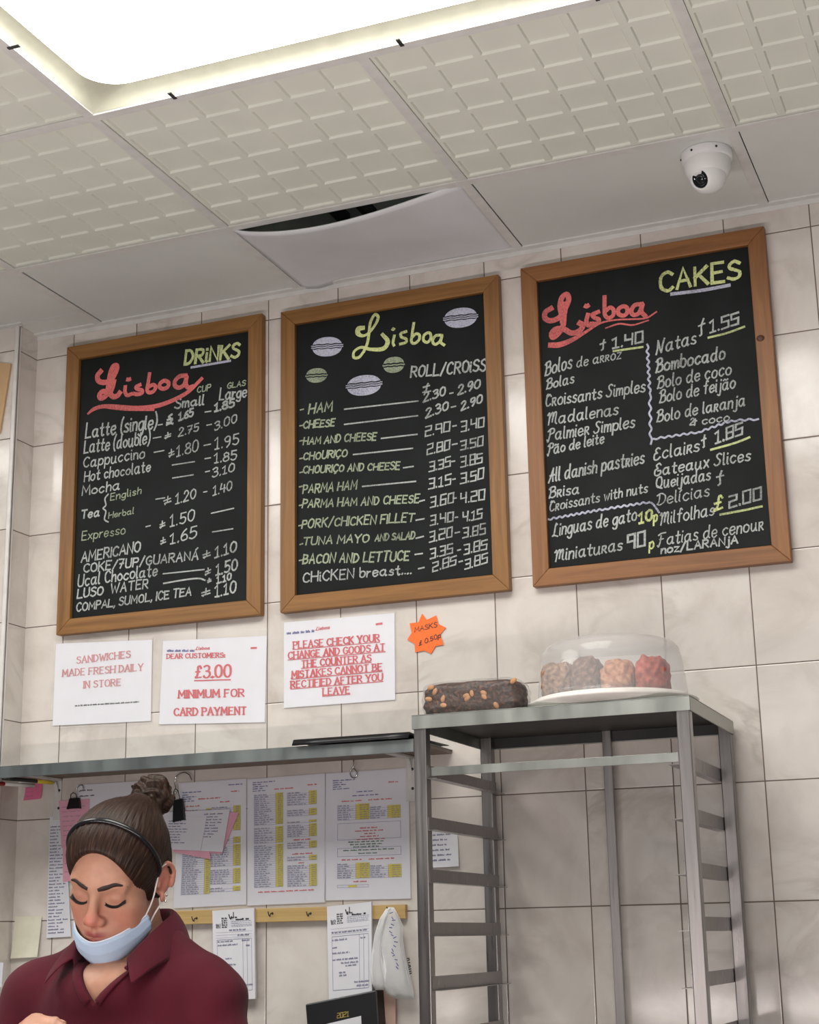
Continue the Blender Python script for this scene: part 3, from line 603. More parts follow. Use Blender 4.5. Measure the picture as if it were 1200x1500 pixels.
def lines(parent, name, mat, fm, rows, w, style='hand', slant=.12, jit=.3):
    for i, r in enumerate(rows):
        txt, xa, ya, xb, yb, h = r[:6]; mb = MB()
        write(mb, txt, fm(xa, ya), fm(xb, yb), h * .94, YB, (r[6] if len(r) > 6 else w) * (.86 if h < 20 else .92), style, slant, jit, seed=i)
        mb.build(name, M[mat], parent)
def dashes(parent, name, mat, fm, segs, w):
    for i, s in enumerate(segs):
        mb = MB(); mb.nr = i; P = [fm(*s[k:k + 2]) for k in range(0, len(s), 2)]; stroke(mb, P, YB, w, curved=len(P) > 2); mb.build(name, M[mat], parent)

# drinks
lines(b1, 'title_lettering', 'chalk_green', f1, [('DRiNKS', 632, 282, 868, 250, 21)], .0088, jit=.15)
dashes(b1, 'title_underline', 'chalk_lilac', f1, [(662, 295, 832, 266)], .0065)
lines(b1, 'heading_lettering', 'chalk_dim', f1, [('CUP', 687, 405, 745, 396, 9), ('GLAS', 820, 388, 898, 374, 8)], .0036)
lines(b1, 'drink_lettering', 'chalk', f1, [('Small', 590, 475, 716, 457, 14, .0055), ('Large', 786, 438, 902, 424, 17, .0052), ('Latte (single)', 197, 606, 508, 560, 21, .0056), ('Latte (double)', 190, 672, 478, 630, 19, .0052),
    ('Cappuccino', 187, 736, 455, 692, 16), ('Hot chocolate', 190, 796, 480, 752, 16), ('Mocha', 181, 858, 345, 830, 14), ('Tea', 178, 960, 256, 948, 13, .005),
    ('AMERICANO', 178, 1152, 436, 1104, 15, .0052), ('COKE/7UP/GUARANÁ', 188, 1196, 690, 1138, 13, .005), ('Ucal Chocolate', 163, 1258, 510, 1208, 17, .005), ('LUSO', 160, 1310, 272, 1292, 13, .0052),
    ('WATER', 308, 1286, 470, 1264, 14, .0046), ('COMPAL, SUMOL, ICE TEA', 156, 1368, 660, 1296, 12, .0046)], .0046, slant=.08)
lines(b1, 'faint_lettering', 'chalk_dim', f1, [('English', 305, 880, 440, 850, 11), ('Herbal', 298, 958, 408, 938, 9), ('Expresso', 180, 1055, 370, 1026, 14)], .0034, slant=.08)
lines(b1, 'price_lettering', 'chalk', f1, [('$', 552, 546, 578, 540, 13, .007), ('1.65', 606, 528, 668, 508, 11, .006), ('1.85', 764, 488, 848, 468, 12, .0065), ('2.75', 606, 598, 692, 574, 12), ('3.00', 764, 572, 860, 536, 13), ('1.80', 596, 686, 690, 662, 17), ('1.95', 764, 656, 868, 632, 17),
    ('1.85', 762, 716, 858, 698, 14), ('3.10', 755, 778, 850, 750, 13), ('1.20', 592, 896, 680, 868, 15), ('1.40', 757, 858, 838, 832, 14), ('1.50', 567, 994, 674, 966, 17), ('1.65', 568, 1072, 682, 1040, 16),
    ('1.10', 765, 1132, 858, 1102, 16, .0052), ('1.50', 770, 1208, 862, 1184, 16, .0052), ('1.10', 773, 1244, 836, 1226, 10, .0052), ('1.10', 765, 1304, 856, 1282, 17, .0052)], .0044, slant=.05)
lines(b1, 'pound_sign_lettering', 'chalk', f1, [('*', 546, 610, 572, 602, 10), ('*', 564, 690, 586, 684, 12), ('*', 543, 900, 572, 892, 13), ('*', 525, 1002, 546, 996, 11), ('*', 528, 1076, 548, 1070, 11), ('*', 715, 1136, 745, 1128, 12), ('*', 724, 1210, 746, 1204, 12), ('*', 734, 1242, 748, 1238, 7), ('*', 710, 1304, 742, 1296, 13)], .0042, slant=-.05)
dashes(b1, 'ruled_dash', 'chalk', f1, [(516, 548, 534, 545), (722, 491, 748, 487), (494, 606, 528, 600), (730, 549, 750, 545), (498, 668, 541, 660), (718, 638, 746, 632), (578, 724, 675, 709), (722, 696, 746, 692), (580, 781, 670, 767), (724, 754, 742, 750),
    (506, 874, 545, 868), (716, 843, 730, 840), (462, 995, 482, 990), (750, 936, 848, 914), (755, 1018, 844, 1004), (538, 1202, 718, 1183)], .0034)
dashes(b1, 'wavy_rule', 'chalk', f1, [(540, 1244, 620, 1230, 690, 1222, 722, 1230), (296, 852, 282, 872, 286, 900, 274, 914, 286, 928, 280, 962, 296, 974)], .0042)
def logo_part(parent, name, mat, fm, strokes):
    mb = MB()
    for w, P in strokes:
        stroke(mb, [fm(*P[i:i + 2]) for i in range(0, len(P), 2)], YB, [x for x in w] if isinstance(w, list) else w, True, lift=.0006 + .0001 * len(mb.v) / 900)
    return mb.build(name, M[mat], parent)
def dot(x, y, r): return (r * 2, (x - r * .4, y, x, y + .5, x + r * .4, y))
g1 = lambda x, y: (110 + x / 4.444, 490 + y / 4.444)
logo_part(b1, 'logo_lettering', 'chalk_red', g1, [
    (.0150, (168, 240, 146, 270, 156, 304, 198, 312, 240, 290, 270, 235, 272, 205, 250, 208, 232, 250, 222, 305, 216, 350)), (.0150, (240, 300, 222, 355, 200, 400, 170, 415, 160, 395, 180, 372, 215, 378, 250, 405, 278, 398, 292, 380)),
    (.0110, (328, 340, 326, 372, 340, 396, 368, 388)), (.0112, (343, 293, 350, 294, 357, 291)), (.0110, (424, 328, 398, 342, 408, 356, 436, 364, 436, 382, 408, 390, 386, 386)),
    (.0110, (486, 256, 478, 310, 470, 360, 484, 378, 512, 370, 526, 342, 508, 328, 480, 342)), (.0115, (582, 302, 556, 318, 552, 342, 575, 354, 604, 342, 610, 314, 582, 302)), (.0125, (722, 268, 684, 272, 654, 300, 652, 334, 680, 346, 712, 326, 728, 276, 722, 322, 738, 346, 764, 340)),
    (.008, (230, 395, 250, 350, 262, 300)), ([.006, .011, .0115, .0115, .0115, .0125, .012, .0115, .010], (86, 516, 120, 488, 175, 470, 250, 468, 400, 478, 530, 466, 640, 428, 740, 372, 826, 288))])
mb = MB()
stroke(mb, [g1(190, 470), g1(330, 486), g1(510, 488)], YB, .009, lift=.0005); mb.build('logo_underline', M['chalk_red'], b1)

# sandwiches
lines(b2, 'heading_lettering', 'chalk', f2, [('ROLL/CROiSS', 600, 489, 908, 462, 17)], .0055, slant=.15)
lines(b2, 'sandwich_lettering', 'chalk_dim', f2, [('HAM', 176, 640, 272, 628, 15, .0052), ('CHEESE', 154, 700, 282, 690, 11, .0048), ('HAM AND CHEESE', 154, 768, 455, 748, 11), ('CHOURIçO', 154, 832, 334, 816, 11), ('CHOURIçO AND CHEESE', 154, 886, 552, 870, 11),
    ('PARMA HAM', 152, 970, 374, 952, 13), ('PARMA HAM AND CHEESE', 150, 1030, 632, 1008, 12), ('PORK/CHICKEN FILLET', 148, 1114, 612, 1086, 13), ('TUNA MAYO', 154, 1184, 424, 1170, 12), ('AND SALAD', 452, 1168, 614, 1158, 10), ('BACON AND LETTUCE', 152, 1260, 590, 1248, 14, .005)], .0045, slant=.18, jit=.35)
lines(b2, 'chicken_lettering', 'chalk', f2, [('CHiCKEN breast....', 153, 1338, 600, 1302, 15)], .0044, slant=.08)
lines(b2, 'round_price_lettering', 'chalk', f2, [('+', 652, 548, 676, 542, 11), ('2.30', 652, 592, 742, 560, 13), ('2.90', 796, 560, 886, 530, 13), ('2.30', 662, 656, 754, 622, 13), ('2.90', 808, 626, 895, 592, 12)], .0052, slant=.08)
lines(b2, 'square_price_lettering', 'chalk', f2, [('2.90', 660, 732, 760, 712, 15), ('3.40', 808, 714, 902, 692, 15), ('2.80', 668, 810, 760, 786, 15), ('3.50', 806, 790, 898, 770, 14), ('3.35', 676, 880, 762, 858, 14), ('3.85', 806, 862, 894, 842, 15), ('3.15', 674, 952, 764, 932, 15), ('3.50', 806, 930, 900, 908, 15),
    ('3.60', 680, 1028, 776, 1008, 15), ('4.20', 806, 1012, 904, 994, 15), ('3.40', 680, 1102, 774, 1084, 14), ('4.15', 816, 1088, 894, 1072, 14), ('3.20', 676, 1172, 770, 1150, 15), ('3.85', 816, 1154, 908, 1136, 15), ('3.35', 680, 1240, 772, 1216, 14), ('3.85', 820, 1222, 914, 1200, 15), ('2.85', 690, 1294, 786, 1264, 14), ('3.85', 824, 1284, 916, 1256, 14)], .0043, 'box', slant=.08, jit=.3)
dashes(b2, 'ruled_dash', 'chalk', f2, [(325, 621, 630, 587), (325, 684, 628, 648), (478, 742, 626, 725), (362, 809, 607, 783), (570, 864, 610, 858), (400, 941, 620, 920), (636, 1003, 656, 998), (622, 1081, 655, 1075), (622, 1156, 652, 1148), (618, 1223, 648, 1219), (632, 1282, 655, 1277),
    (762, 556, 775, 553), (768, 613, 786, 609), (774, 692, 788, 689), (772, 768, 792, 764), (770, 838, 782, 836), (774, 912, 784, 910), (782, 990, 788, 989), (784, 1070, 794, 1068), (784, 1134, 802, 1130), (794, 1206, 806, 1203), (800, 1254, 814, 1250), (650, 552, 682, 546)], .0038)
dashes(b2, 'list_dash', 'chalk_dim', f2, [(142, 624, 155, 621), (140, 690, 152, 688), (140, 753, 152, 751), (140, 826, 152, 824), (140, 884, 152, 881), (138, 943, 150, 940), (138, 1020, 148, 1018), (136, 1104, 146, 1102), (140, 1182, 152, 1178), (138, 1248, 150, 1246)], .0036)
g2 = lambda x, y: (430 + x / 4.138, 420 + y / 4.138)
logo_part(b2, 'logo_lettering', 'chalk_bright', g2, [
    ([.011, .015, .013, .0075, .007, .0075, .0085, .008, .008, .008, .008, .008], (424, 250, 396, 256, 392, 284, 424, 298, 462, 276, 500, 225, 514, 185, 494, 170, 468, 215, 458, 290, 448, 345, 428, 392)),
    ([.0075, .008, .0075, .007, .0075, .009, .012, .0125, .009], (428, 392, 398, 428, 366, 428, 370, 392, 412, 368, 470, 380, 545, 376, 572, 332, 540, 290)),
    (.0075, (612, 298, 604, 340, 610, 356)), (.0078, (602, 258, 606, 260, 609, 256)), (.0075, (684, 272, 652, 284, 656, 306, 684, 318, 682, 338, 648, 348)), (.0075, (730, 222, 720, 290, 716, 334, 736, 344, 762, 322, 764, 294, 744, 286, 720, 308)),
    (.0075, (816, 280, 792, 296, 790, 326, 812, 338, 832, 316, 832, 288, 816, 280)), (.0075, (892, 294, 862, 298, 844, 330, 860, 350, 888, 332, 902, 298, 894, 336, 914, 354))])
def bun(cx, cy, rx, ry, tilt, mat, lobes):
    mb = MB(); c = np.array(at(*f2(cx, cy), YB)); ex = np.array(at(*f2(cx + rx, cy - rx * tilt), YB)) - c; ez = np.array(at(*f2(cx, cy - ry), YB)) - c
    for (lo, hi) in lobes:
        n = 28; vs = []
        for i in range(n + 1):
            u = -1 + 2 * i / n
            h = math.sqrt(max(0, 1 - abs(u) ** 2.3)); wob = .03 * math.sin(11 * u + cx)
            a = max(-h, min(h, lo + wob)); b = max(-h, min(h, hi + wob))
            if lo > -.3 and hi < .3: a, b = lo + wob, hi + wob; 
            for z in (a, b): p = c + ex * u * (1.06 if (lo > -.3 and hi < .3) else 1) + ez * z; vs.append((p[0], p[1] - .0006, p[2]))
        mb.add(vs, [(2 * i, 2 * i + 2, 2 * i + 3, 2 * i + 1) for i in range(n)])
    return mb.build('bun_drawing', M[mat], b2)
L3 = [(-1.1, -.22), (-.12, .0), (.09, .19), (.31, 1.1)]; L2 = [(-1.1, -.26), (-.10, .06), (.24, 1.1)]
bun(253, 362, 63, 40, .06, 'chalk_lilac', L3); bun(806, 242, 69, 41, .10, 'chalk_lilac', L3); bun(406, 522, 72, 42, .10, 'chalk_lilac', L3)
bun(209, 481, 44, 30, .06, 'chalk_dim', L2); bun(529, 437, 44, 33, .08, 'chalk_dim', L2)

# cakes
lines(b3, 'title_lettering', 'chalk_bright', f3, [('CAKES', 572, 308, 878, 258, 29)], .0088, slant=.05, jit=.25)
dashes(b3, 'title_underline', 'chalk_lilac', f3, [(616, 318, 730, 304, 838, 284)], .0085)
lines(b3, 'cake_lettering', 'chalk', f3, [('Bolos', 128, 632, 230, 602, 21), ('de arroz', 250, 600, 420, 566, 15, .0036), ('Bolas', 134, 684, 238, 660, 15), ('Croissants Simples', 130, 752, 512, 694, 18), ('Madalenas', 138, 822, 408, 782, 18), ('Palmier Simples', 140, 882, 472, 832, 18), ('Pão de leite', 140, 936, 354, 892, 16),
    ('All danish pastries', 144, 1042, 508, 970, 20), ('Brisa', 144, 1104, 258, 1086, 16), ('Croissants with nuts', 146, 1156, 522, 1082, 15, .0038), ('Linguas de gato', 158, 1252, 480, 1190, 19), ('Miniaturas', 166, 1348, 424, 1304, 18),
    ('Natas', 556, 550, 708, 508, 20), ('Bombocado', 556, 620, 820, 568, 20, .0048), ('Bolo de coco', 562, 682, 844, 628, 19), ('Bolo de feijão', 570, 738, 860, 680, 19), ('Bolo de laranja', 560, 812, 898, 748, 18), ('& coco', 688, 826, 838, 806, 12, .0038),
    ('Eclairs', 548, 958, 720, 924, 19), ('Gateaux Slices', 550, 1020, 918, 958, 18), ('Queijadas', 556, 1068, 764, 1034, 18), ('Delícias', 562, 1132, 760, 1096, 18, .0036), ('Milfolhas', 572, 1208, 778, 1170, 19, .0038), ('Fatias de cenour', 566, 1288, 968, 1226, 19, .0038)], .0043, 'script', slant=.14, jit=.2)
lines(b3, 'cake_lettering', 'chalk', f3, [('noz/LARANjA', 576, 1318, 870, 1278, 12, .0046)], .0044, slant=.1, jit=.2)
lines(b3, 'price_lettering', 'chalk', f3, [('1.40', 388, 528, 504, 502, 16), ('1.55', 764, 468, 872, 432, 18), ('1.85', 784, 894, 888, 856, 18), ('2.00', 838, 1142, 960, 1108, 18), ('90', 446, 1300, 512, 1286, 21)], .0056, 'box', slant=.08, jit=.2)
lines(b3, 'pound_sign_lettering', 'chalk', f3, [('+', 342, 534, 362, 528, 15), ('+', 720, 480, 746, 470, 25), ('+', 734, 910, 750, 904, 19), ('+', 792, 1056, 816, 1050, 21)], .0046, slant=.02)
lines(b3, 'green_lettering', 'chalk_bright', f3, [('10', 490, 1202, 540, 1186, 15, .0065), ('p', 547, 1194, 560, 1190, 15), ('p', 530, 1300, 546, 1295, 17), ('£', 780, 1152, 812, 1142, 20, .0056)], .0048, slant=.1)
dashes(b3, 'price_underline', 'chalk_green', f3, [(392, 538, 504, 522), (758, 486, 830, 468, 896, 444), (768, 918, 860, 892, 916, 870), (804, 1168, 900, 1150, 964, 1136)], .0052)
def wavy(p, q, n, amp, nrm):
    P = []
    for i in range(n * 2 + 1):
        t = i / (n * 2); s = amp * (1 if i % 2 else -1) * (1 if 0 < i < 2 * n else 0)
        P += [p[0] + (q[0] - p[0]) * t + nrm[0] * s, p[1] + (q[1] - p[1]) * t + nrm[1] * s]
    return P
dashes(b3, 'wavy_rule', 'chalk_lilac', f3, [wavy((522, 512), (532, 700), 7, 4, (1, 0)), wavy((532, 700), (536, 896), 5, 4, (1, 0)), wavy((546, 876), (720, 850), 6, 3, (0, 1)), wavy((720, 850), (846, 806), 5, 3, (0, 1)), wavy((846, 806), (950, 800), 3, 3, (0, 1)),
    wavy((140, 1186), (360, 1146), 10, 3, (0, 1)), wavy((360, 1146), (530, 1120), 7, 3, (0, 1)), (530, 1120, 545, 1128, 568, 1160)], .0046)
g3 = lambda x, y: (780 + x / 3.529, 360 + y / 3.529)
logo_part(b3, 'logo_lettering', 'chalk_red', g3, [
    (.0135, (98, 324, 68, 344, 66, 374, 96, 388, 138, 372, 168, 330, 188, 280, 178, 252, 154, 268, 144, 310, 150, 350, 156, 390)), (.0135, (164, 360, 160, 410, 138, 450, 108, 474, 100, 454, 124, 430, 164, 432, 204, 452, 244, 440, 262, 412, 244, 400)), (.0135, (150, 300, 165, 350, 172, 300)),
    (.0108, (288, 356, 280, 390, 290, 412, 310, 404)), (.011, (276, 312, 282, 314, 288, 310)), (.0105, (342, 342, 312, 356, 322, 372, 344, 382, 336, 402, 304, 404)), (.0100, (374, 264, 374, 320, 376, 358, 394, 374, 418, 360, 420, 332, 402, 320, 380, 338)),
    (.0105, (470, 314, 446, 328, 446, 352, 470, 362, 490, 348, 490, 322, 470, 314)), (.0108, (566, 302, 530, 308, 512, 338, 524, 358, 552, 348, 570, 304, 564, 340, 584, 364))])
logo_part(b3, 'logo_underline', 'chalk_red', g3, [([.013, .0145, .0125, .008, .005, .004, .0042, .0045, .004], (92, 514, 140, 512, 200, 490, 270, 450, 350, 402, 430, 384, 520, 380, 590, 374, 642, 342)), ([.0035, .0045, .004, .0035], (380, 426, 450, 404, 520, 410, 600, 386))])
# ------------------------------------------------------------------ paper signs on the tiles
def sheet(parent, name, mat, corners, Y, thick=.0005, curl=None):
    """paper sheet: corners TL TR BR BL as photograph points on the plane y = Y; curl bends the lower edge forward"""
    mb = MB(); n = 10; c = [at(*p, Y) for p in corners]; F = []; 
    for j in range(n + 1):
        for i in range(n + 1):
            u, v = i / n, j / n
            p = (c[0] * (1 - u) + c[1] * u) * (1 - v) + (c[3] * (1 - u) + c[2] * u) * v
            if curl: p = p + np.array([0, -curl(u, v), 0])
            F.append(p)
    B = [p + np.array([0, thick, 0]) for p in F]; q = n + 1; fs = []; o = len(F)
    for j in range(n):
        for i in range(n):
            a = j * q + i; fs += [(a, a + q, a + q + 1, a + 1), (o + a, o + a + 1, o + a + q + 1, o + a + q)]
    for i in range(n): fs += [(i, i + 1, o + i + 1, o + i), (n * q + i, o + n * q + i, o + n * q + i + 1, n * q + i + 1)]
    for j in range(n): fs += [(j * q, o + j * q, o + (j + 1) * q, (j + 1) * q), (j * q + n, (j + 1) * q + n, o + (j + 1) * q + n, o + j * q + n)]
    mb.add(F + B, fs, None, 0, False)
    return mb.build(name, M[mat], parent)
def uvmap(corners, Y):
    c = [at(*p, Y) for p in corners]
    return lambda u, v: (c[0] * (1 - u) + c[1] * u) * (1 - v) + (c[3] * (1 - u) + c[2] * u) * v
def qd(mb, U, u0, v0, u1, v1, lift=.0007):
    P = [U(u0, v0), U(u0, v1), U(u1, v1), U(u1, v0)]
    mb.add([(p[0], p[1] - lift, p[2]) for p in P], [(0, 1, 2, 3)])
def words(mb, U, u0, u1, v, h, rnd, dens=.8, lift=.0007, unit=.05):
    """a line of print too small to read: a row of word-length marks"""
    u = u0
    while u < u1 - unit * .2:
        L = min(rnd.uniform(.5, 1.5) * unit, u1 - u)
        k = max(1, int(L / (unit * .17))); 
        for i in range(k):
            a = u + L * i / k; hh = h * rnd.uniform(.55, 1.0)
            qd(mb, U, a, v - hh, a + L / k * dens, v, lift)
        u += L + unit * .22
YS = -.0035
def sign(label, corners, group='printed notices'):
    b = at(*corners[3], YS); t = thing('paper_sign', b, label, 'sign', group); return t
r1 = random.Random(3)
C1 = [(82, 943), (223, 937), (221, 1056), (77, 1063)]
t = sign('pale laminated paper sign about fresh sandwiches, below the drinks chalkboard', C1); sheet(t, 'paper', 'paper', C1, YS); S2 = lambda x, y: (60 + x / 2, 880 + y / 2)
mb = MB()
for txt, x0, y0, x1, y1, h in (('SANDWICHES', 105, 184, 262, 166, 9.5), ('MADE FRESH DAILY', 64, 222, 299, 204, 9.5), ('IN STORE', 126, 256, 234, 248, 9.5)): write(mb, txt, S2(x0, y0), S2(x1, y1), h, YS, .0038, jit=0, serif=True)
mb.build('red_lettering', M['ink_pale'], t)
mb = MB(); words(mb, uvmap([S2(100, 304), S2(288, 292), S2(288, 298), S2(100, 310)], YS), 0, 1, 1, .8, r1); mb.build('small_print', M['ink_black'], t)
sheet(t, 'laminate', 'sleeve', [(80, 939), (227, 933), (224, 1059), (74, 1067)], YS - .0018, .0003)
C2 = [(239, 939), (391, 931), (388, 1058), (233, 1061)]; S3 = lambda x, y: (230 + x / 7.06, 890 + y / 7.06)
t = sign('white paper sign in a plastic sleeve with large red £3.00', C2); sheet(t, 'paper', 'paper', C2, YS)
mb = MB()
for txt, x0, y0, x1, y1, h, w in (('DEAR CUSTOMERS:', 104, 528, 700, 514, 6.4, .0033), ('£3.00', 396, 728, 764, 716, 17.5, .0064), ('MINIMUM FOR', 225, 935, 900, 918, 10.5, .0048), ('CARD PAYMENT', 180, 1118, 924, 1104, 10.5, .0048)): write(mb, txt, S3(x0, y0), S3(x1, y1), h, YS, w, jit=0, serif=True)
stroke(mb, [S3(390, 757), S3(762, 746)], YS, .0030, False); mb.build('red_lettering', M['ink_red'], t)
mb = MB(); words(mb, uvmap([S3(105, 430), S3(390, 430), S3(390, 458), S3(105, 458)], YS), 0, 1, 1, 1, r1, unit=.2); mb.build('blue_heading', M['ink_blue'], t)
mb = MB(); write(mb, 'Lisboa', S3(400, 438), S3(545, 432), 4.2, YS, .0018, 'script', .3, 0); qd(mb, uvmap([S3(970, 410), S3(1035, 407), S3(1035, 427), S3(970, 430)], YS), 0, 0, 1, 1); mb.build('red_heading', M['ink_red'], t)
sheet(t, 'plastic_sleeve', 'sleeve', [(236, 928), (394, 921), (391, 1060), (232, 1064)], YS - .0022, .0003)
C3 = [(416, 912), (578, 898), (579, 1025), (416, 1037)]; S4 = lambda x, y: (405 + x / 4.615, 885 + y / 4.615)
t = sign('white paper sign of six underlined red lines asking customers to check change', C3); sheet(t, 'paper', 'paper', C3, YS)
mb = MB()
for txt, x0, y0, x1, y1 in (('PLEASE CHECK YOUR', 116, 300, 696, 249), ('CHANGE AND GOODS AT', 82, 370, 734, 313), ('THE COUNTER AS', 172, 428, 640, 386), ('MISTAKES CANNOT BE', 106, 500, 714, 446), ('RECTIFIED AFTER YOU', 100, 567, 718, 515), ('LEAVE', 316, 615, 496, 601)):
    write(mb, txt, S4(x0, y0), S4(x1, y1), 9.6, YS, .0042, jit=0, serif=True); stroke(mb, [S4(x0 - 3, y0 + 8), S4(x1 + 3, y1 + 8)], YS, .0019, False)
mb.build('red_lettering', M['ink_red'], t)
mb = MB(); words(mb, uvmap([S4(70, 187), S4(258, 170), S4(258, 190), S4(70, 206)], YS), 0, 1, 1, 1, r1, unit=.2); mb.build('blue_heading', M['ink_blue'], t)
mb = MB(); write(mb, 'Lisboa', S4(266, 178), S4(360, 166), 4.4, YS, .0019, 'script', .3, 0); qd(mb, uvmap([S4(672, 130), S4(718, 124), S4(718, 138), S4(672, 144)], YS), 0, 0, 1, 1); mb.build('red_heading', M['ink_red'], t)
sheet(t, 'laminate', 'sleeve', [(413, 910), (581, 895), (582, 1027), (413, 1040)], YS - .0018, .0003)
# orange star
SP = [(985, 64), (1016, 106), (1080, 76), (1094, 134), (1146, 158), (1106, 206), (1130, 274), (1076, 284), (1046, 336), (1000, 314), (938, 326), (934, 268), (884, 240), (914, 194), (900, 130), (960, 122)]
t = thing('price_star', at(*S4(1046, 336), YS), 'orange star-shaped card for masks stuck beside the red-lettered sign', 'price tag')
P = [at(*S4(*p), YS) for p in SP]; n = len(P); mb = MB(); mb.add([tuple(p) for p in P] + [(p[0], p[1] + .0012, p[2]) for p in P] + [tuple(at(*S4(1015, 200), YS)), tuple(at(*S4(1015, 200), YS) + np.array([0, .0012, 0]))],
    [(2 * n, (i + 1) % n, i) for i in range(n)] + [(2 * n + 1, n + i, n + (i + 1) % n) for i in range(n)] + [(i, (i + 1) % n, n + (i + 1) % n, n + i) for i in range(n)]); mb.build('card', M['orange'], t)
mb = MB(); write(mb, 'MASKS', S4(937, 190), S4(1086, 154), 7, YS, .0017, jit=.2); write(mb, '£ 0.50p', S4(966, 280), S4(1112, 224), 6.5, YS, .0017, jit=.3); mb.build('black_lettering', M['ink_black'], t)

# ------------------------------------------------------------------ wall shelf with what hangs under it
ZS0, ZS1, YSH = 1.8190, 1.8478, -.25
t = thing('wall_shelf', (-1.2, 0, 1.72), 'long grey-edged wall shelf with a brown underside, left of the steel rack', 'shelf')
mb = MB(); mb.add(*(lambda x0, x1, y0, y1, z0, z1: ([(x0, y0, z0), (x1, y0, z0), (x1, y1, z0), (x0, y1, z0), (x0, y0, z1), (x1, y0, z1), (x1, y1, z1), (x0, y1, z1)], [(0, 3, 2, 1), (4, 5, 6, 7), (0, 1, 5, 4), (1, 2, 6, 5), (2, 3, 7, 6), (3, 0, 4, 7)], [(p, q) for p, q in ((x0, 0), (x1, 0), (x1, .3), (x0, .3), (x0, .4), (x1, .4), (x1, .7), (x0, .7))]))(XC + .006, -.118, YSH + .004, -.001, 1.8385, ZS1 - .002)); mb.build('shelf_board', M['shelf_wood'], t)
mb = MB(); mb.box((-2.6, YSH + .004, 1.8385), (XC - .012, -.099, ZS1 - .002)); mb.build('shelf_board', M['shelf_wood'], t)
mb = MB(); mb.box((-2.6, YSH, ZS0), (-.116, YSH + .003, ZS1)); mb.box((-2.6, YSH, ZS1 - .002), (-.116, -.101, ZS1)); mb.box((XC + .006, -.11, ZS1 - .002), (-.116, -.001, ZS1)); mb.build('steel_edging', M['steel_lip'], t, bevel=.0008)
def bracket(x):
    mb = MB(); zt = 1.838
    mb.box((x - .011, -.006, zt - .105), (x + .011, -.001, zt)); mb.box((x - .011, YSH + .02, zt - .006), (x + .011, -.001, zt)); 
    mb.loft([[(x - .005, -.006 - .05 * (1 - math.cos(a)) * .5 - .0 , zt - .006 - .05 * (1 - math.sin(a))), (x + .005, -.006 - .05 * (1 - math.cos(a)) * .5, zt - .006 - .05 * (1 - math.sin(a)))] for a in np.linspace(0, PI / 2, 8)], closed=False)
    b = mb.build('bracket', M['bracket'], t, bevel=.001)
    for zz in (.03, .075):
        mb = MB(); mb.ball((x + .006, -.007, zt - zz), .0035, 8, sc=(1, .4, 1)); mb.build('screw', M['darkmetal'], b)
bracket(-1.196); bracket(-.222)
# black plastic lying on the shelf
Pb = [(430, 1079), (470, 1075), (520, 1071), (545, 1066), (560, 1069), (600, 1073)]
mb = MB(); F = []
for px, py in Pb:
    p = at(px, py, YSH - .004); z = max(ZS1 + .001, min(p[2], ZS1 + .012))
    F.append([(p[0], YSH - .012, ZS1 + .0008), (p[0], YSH - .004, z + .002), (p[0] + .006, YSH + .10, ZS1 + .006 + .004 * math.sin(px)), (p[0] + .02, -.06, ZS1 + .003)])
mb.loft(F, closed=False); tag(mb.build('plastic_sheet', M['black'], solid=.0016), 'crumpled black plastic sheet lying on the wall shelf beside the steel rack', 'plastic sheet')
# pens tucked on the left bracket
def pen(y0, y1, x0, x1, z0, z1, mat, cap, label):
    t = thing('pen', ((x0 + x1) / 2, (y0 + y1) / 2, min(z0, z1) - .004), label, 'pen')
    a, b = np.array([x0, y0, z0]), np.array([x1, y1, z1]); mb = MB(); mb.tube([a, a * .35 + b * .65], .0048, 10); mb.build('barrel', M[mat], t)
    mb = MB(); mb.tube([a * .35 + b * .65, a * .05 + b * .95, b], [.0052, .005, .002], 10); mb.build('pen_cap', M[cap], t)
zp = 1.826
pen(-.19, -.03, -1.232, -1.190, zp, zp - .001, 'black', 'yellow', 'black pen with a yellow end tucked under the shelf on its left bracket')
pen(-.08, -.21, -1.216, -1.262, zp - .010, zp - .012, 'white_trim', 'red', 'white pen with a red tip under the shelf, left of the bracket')

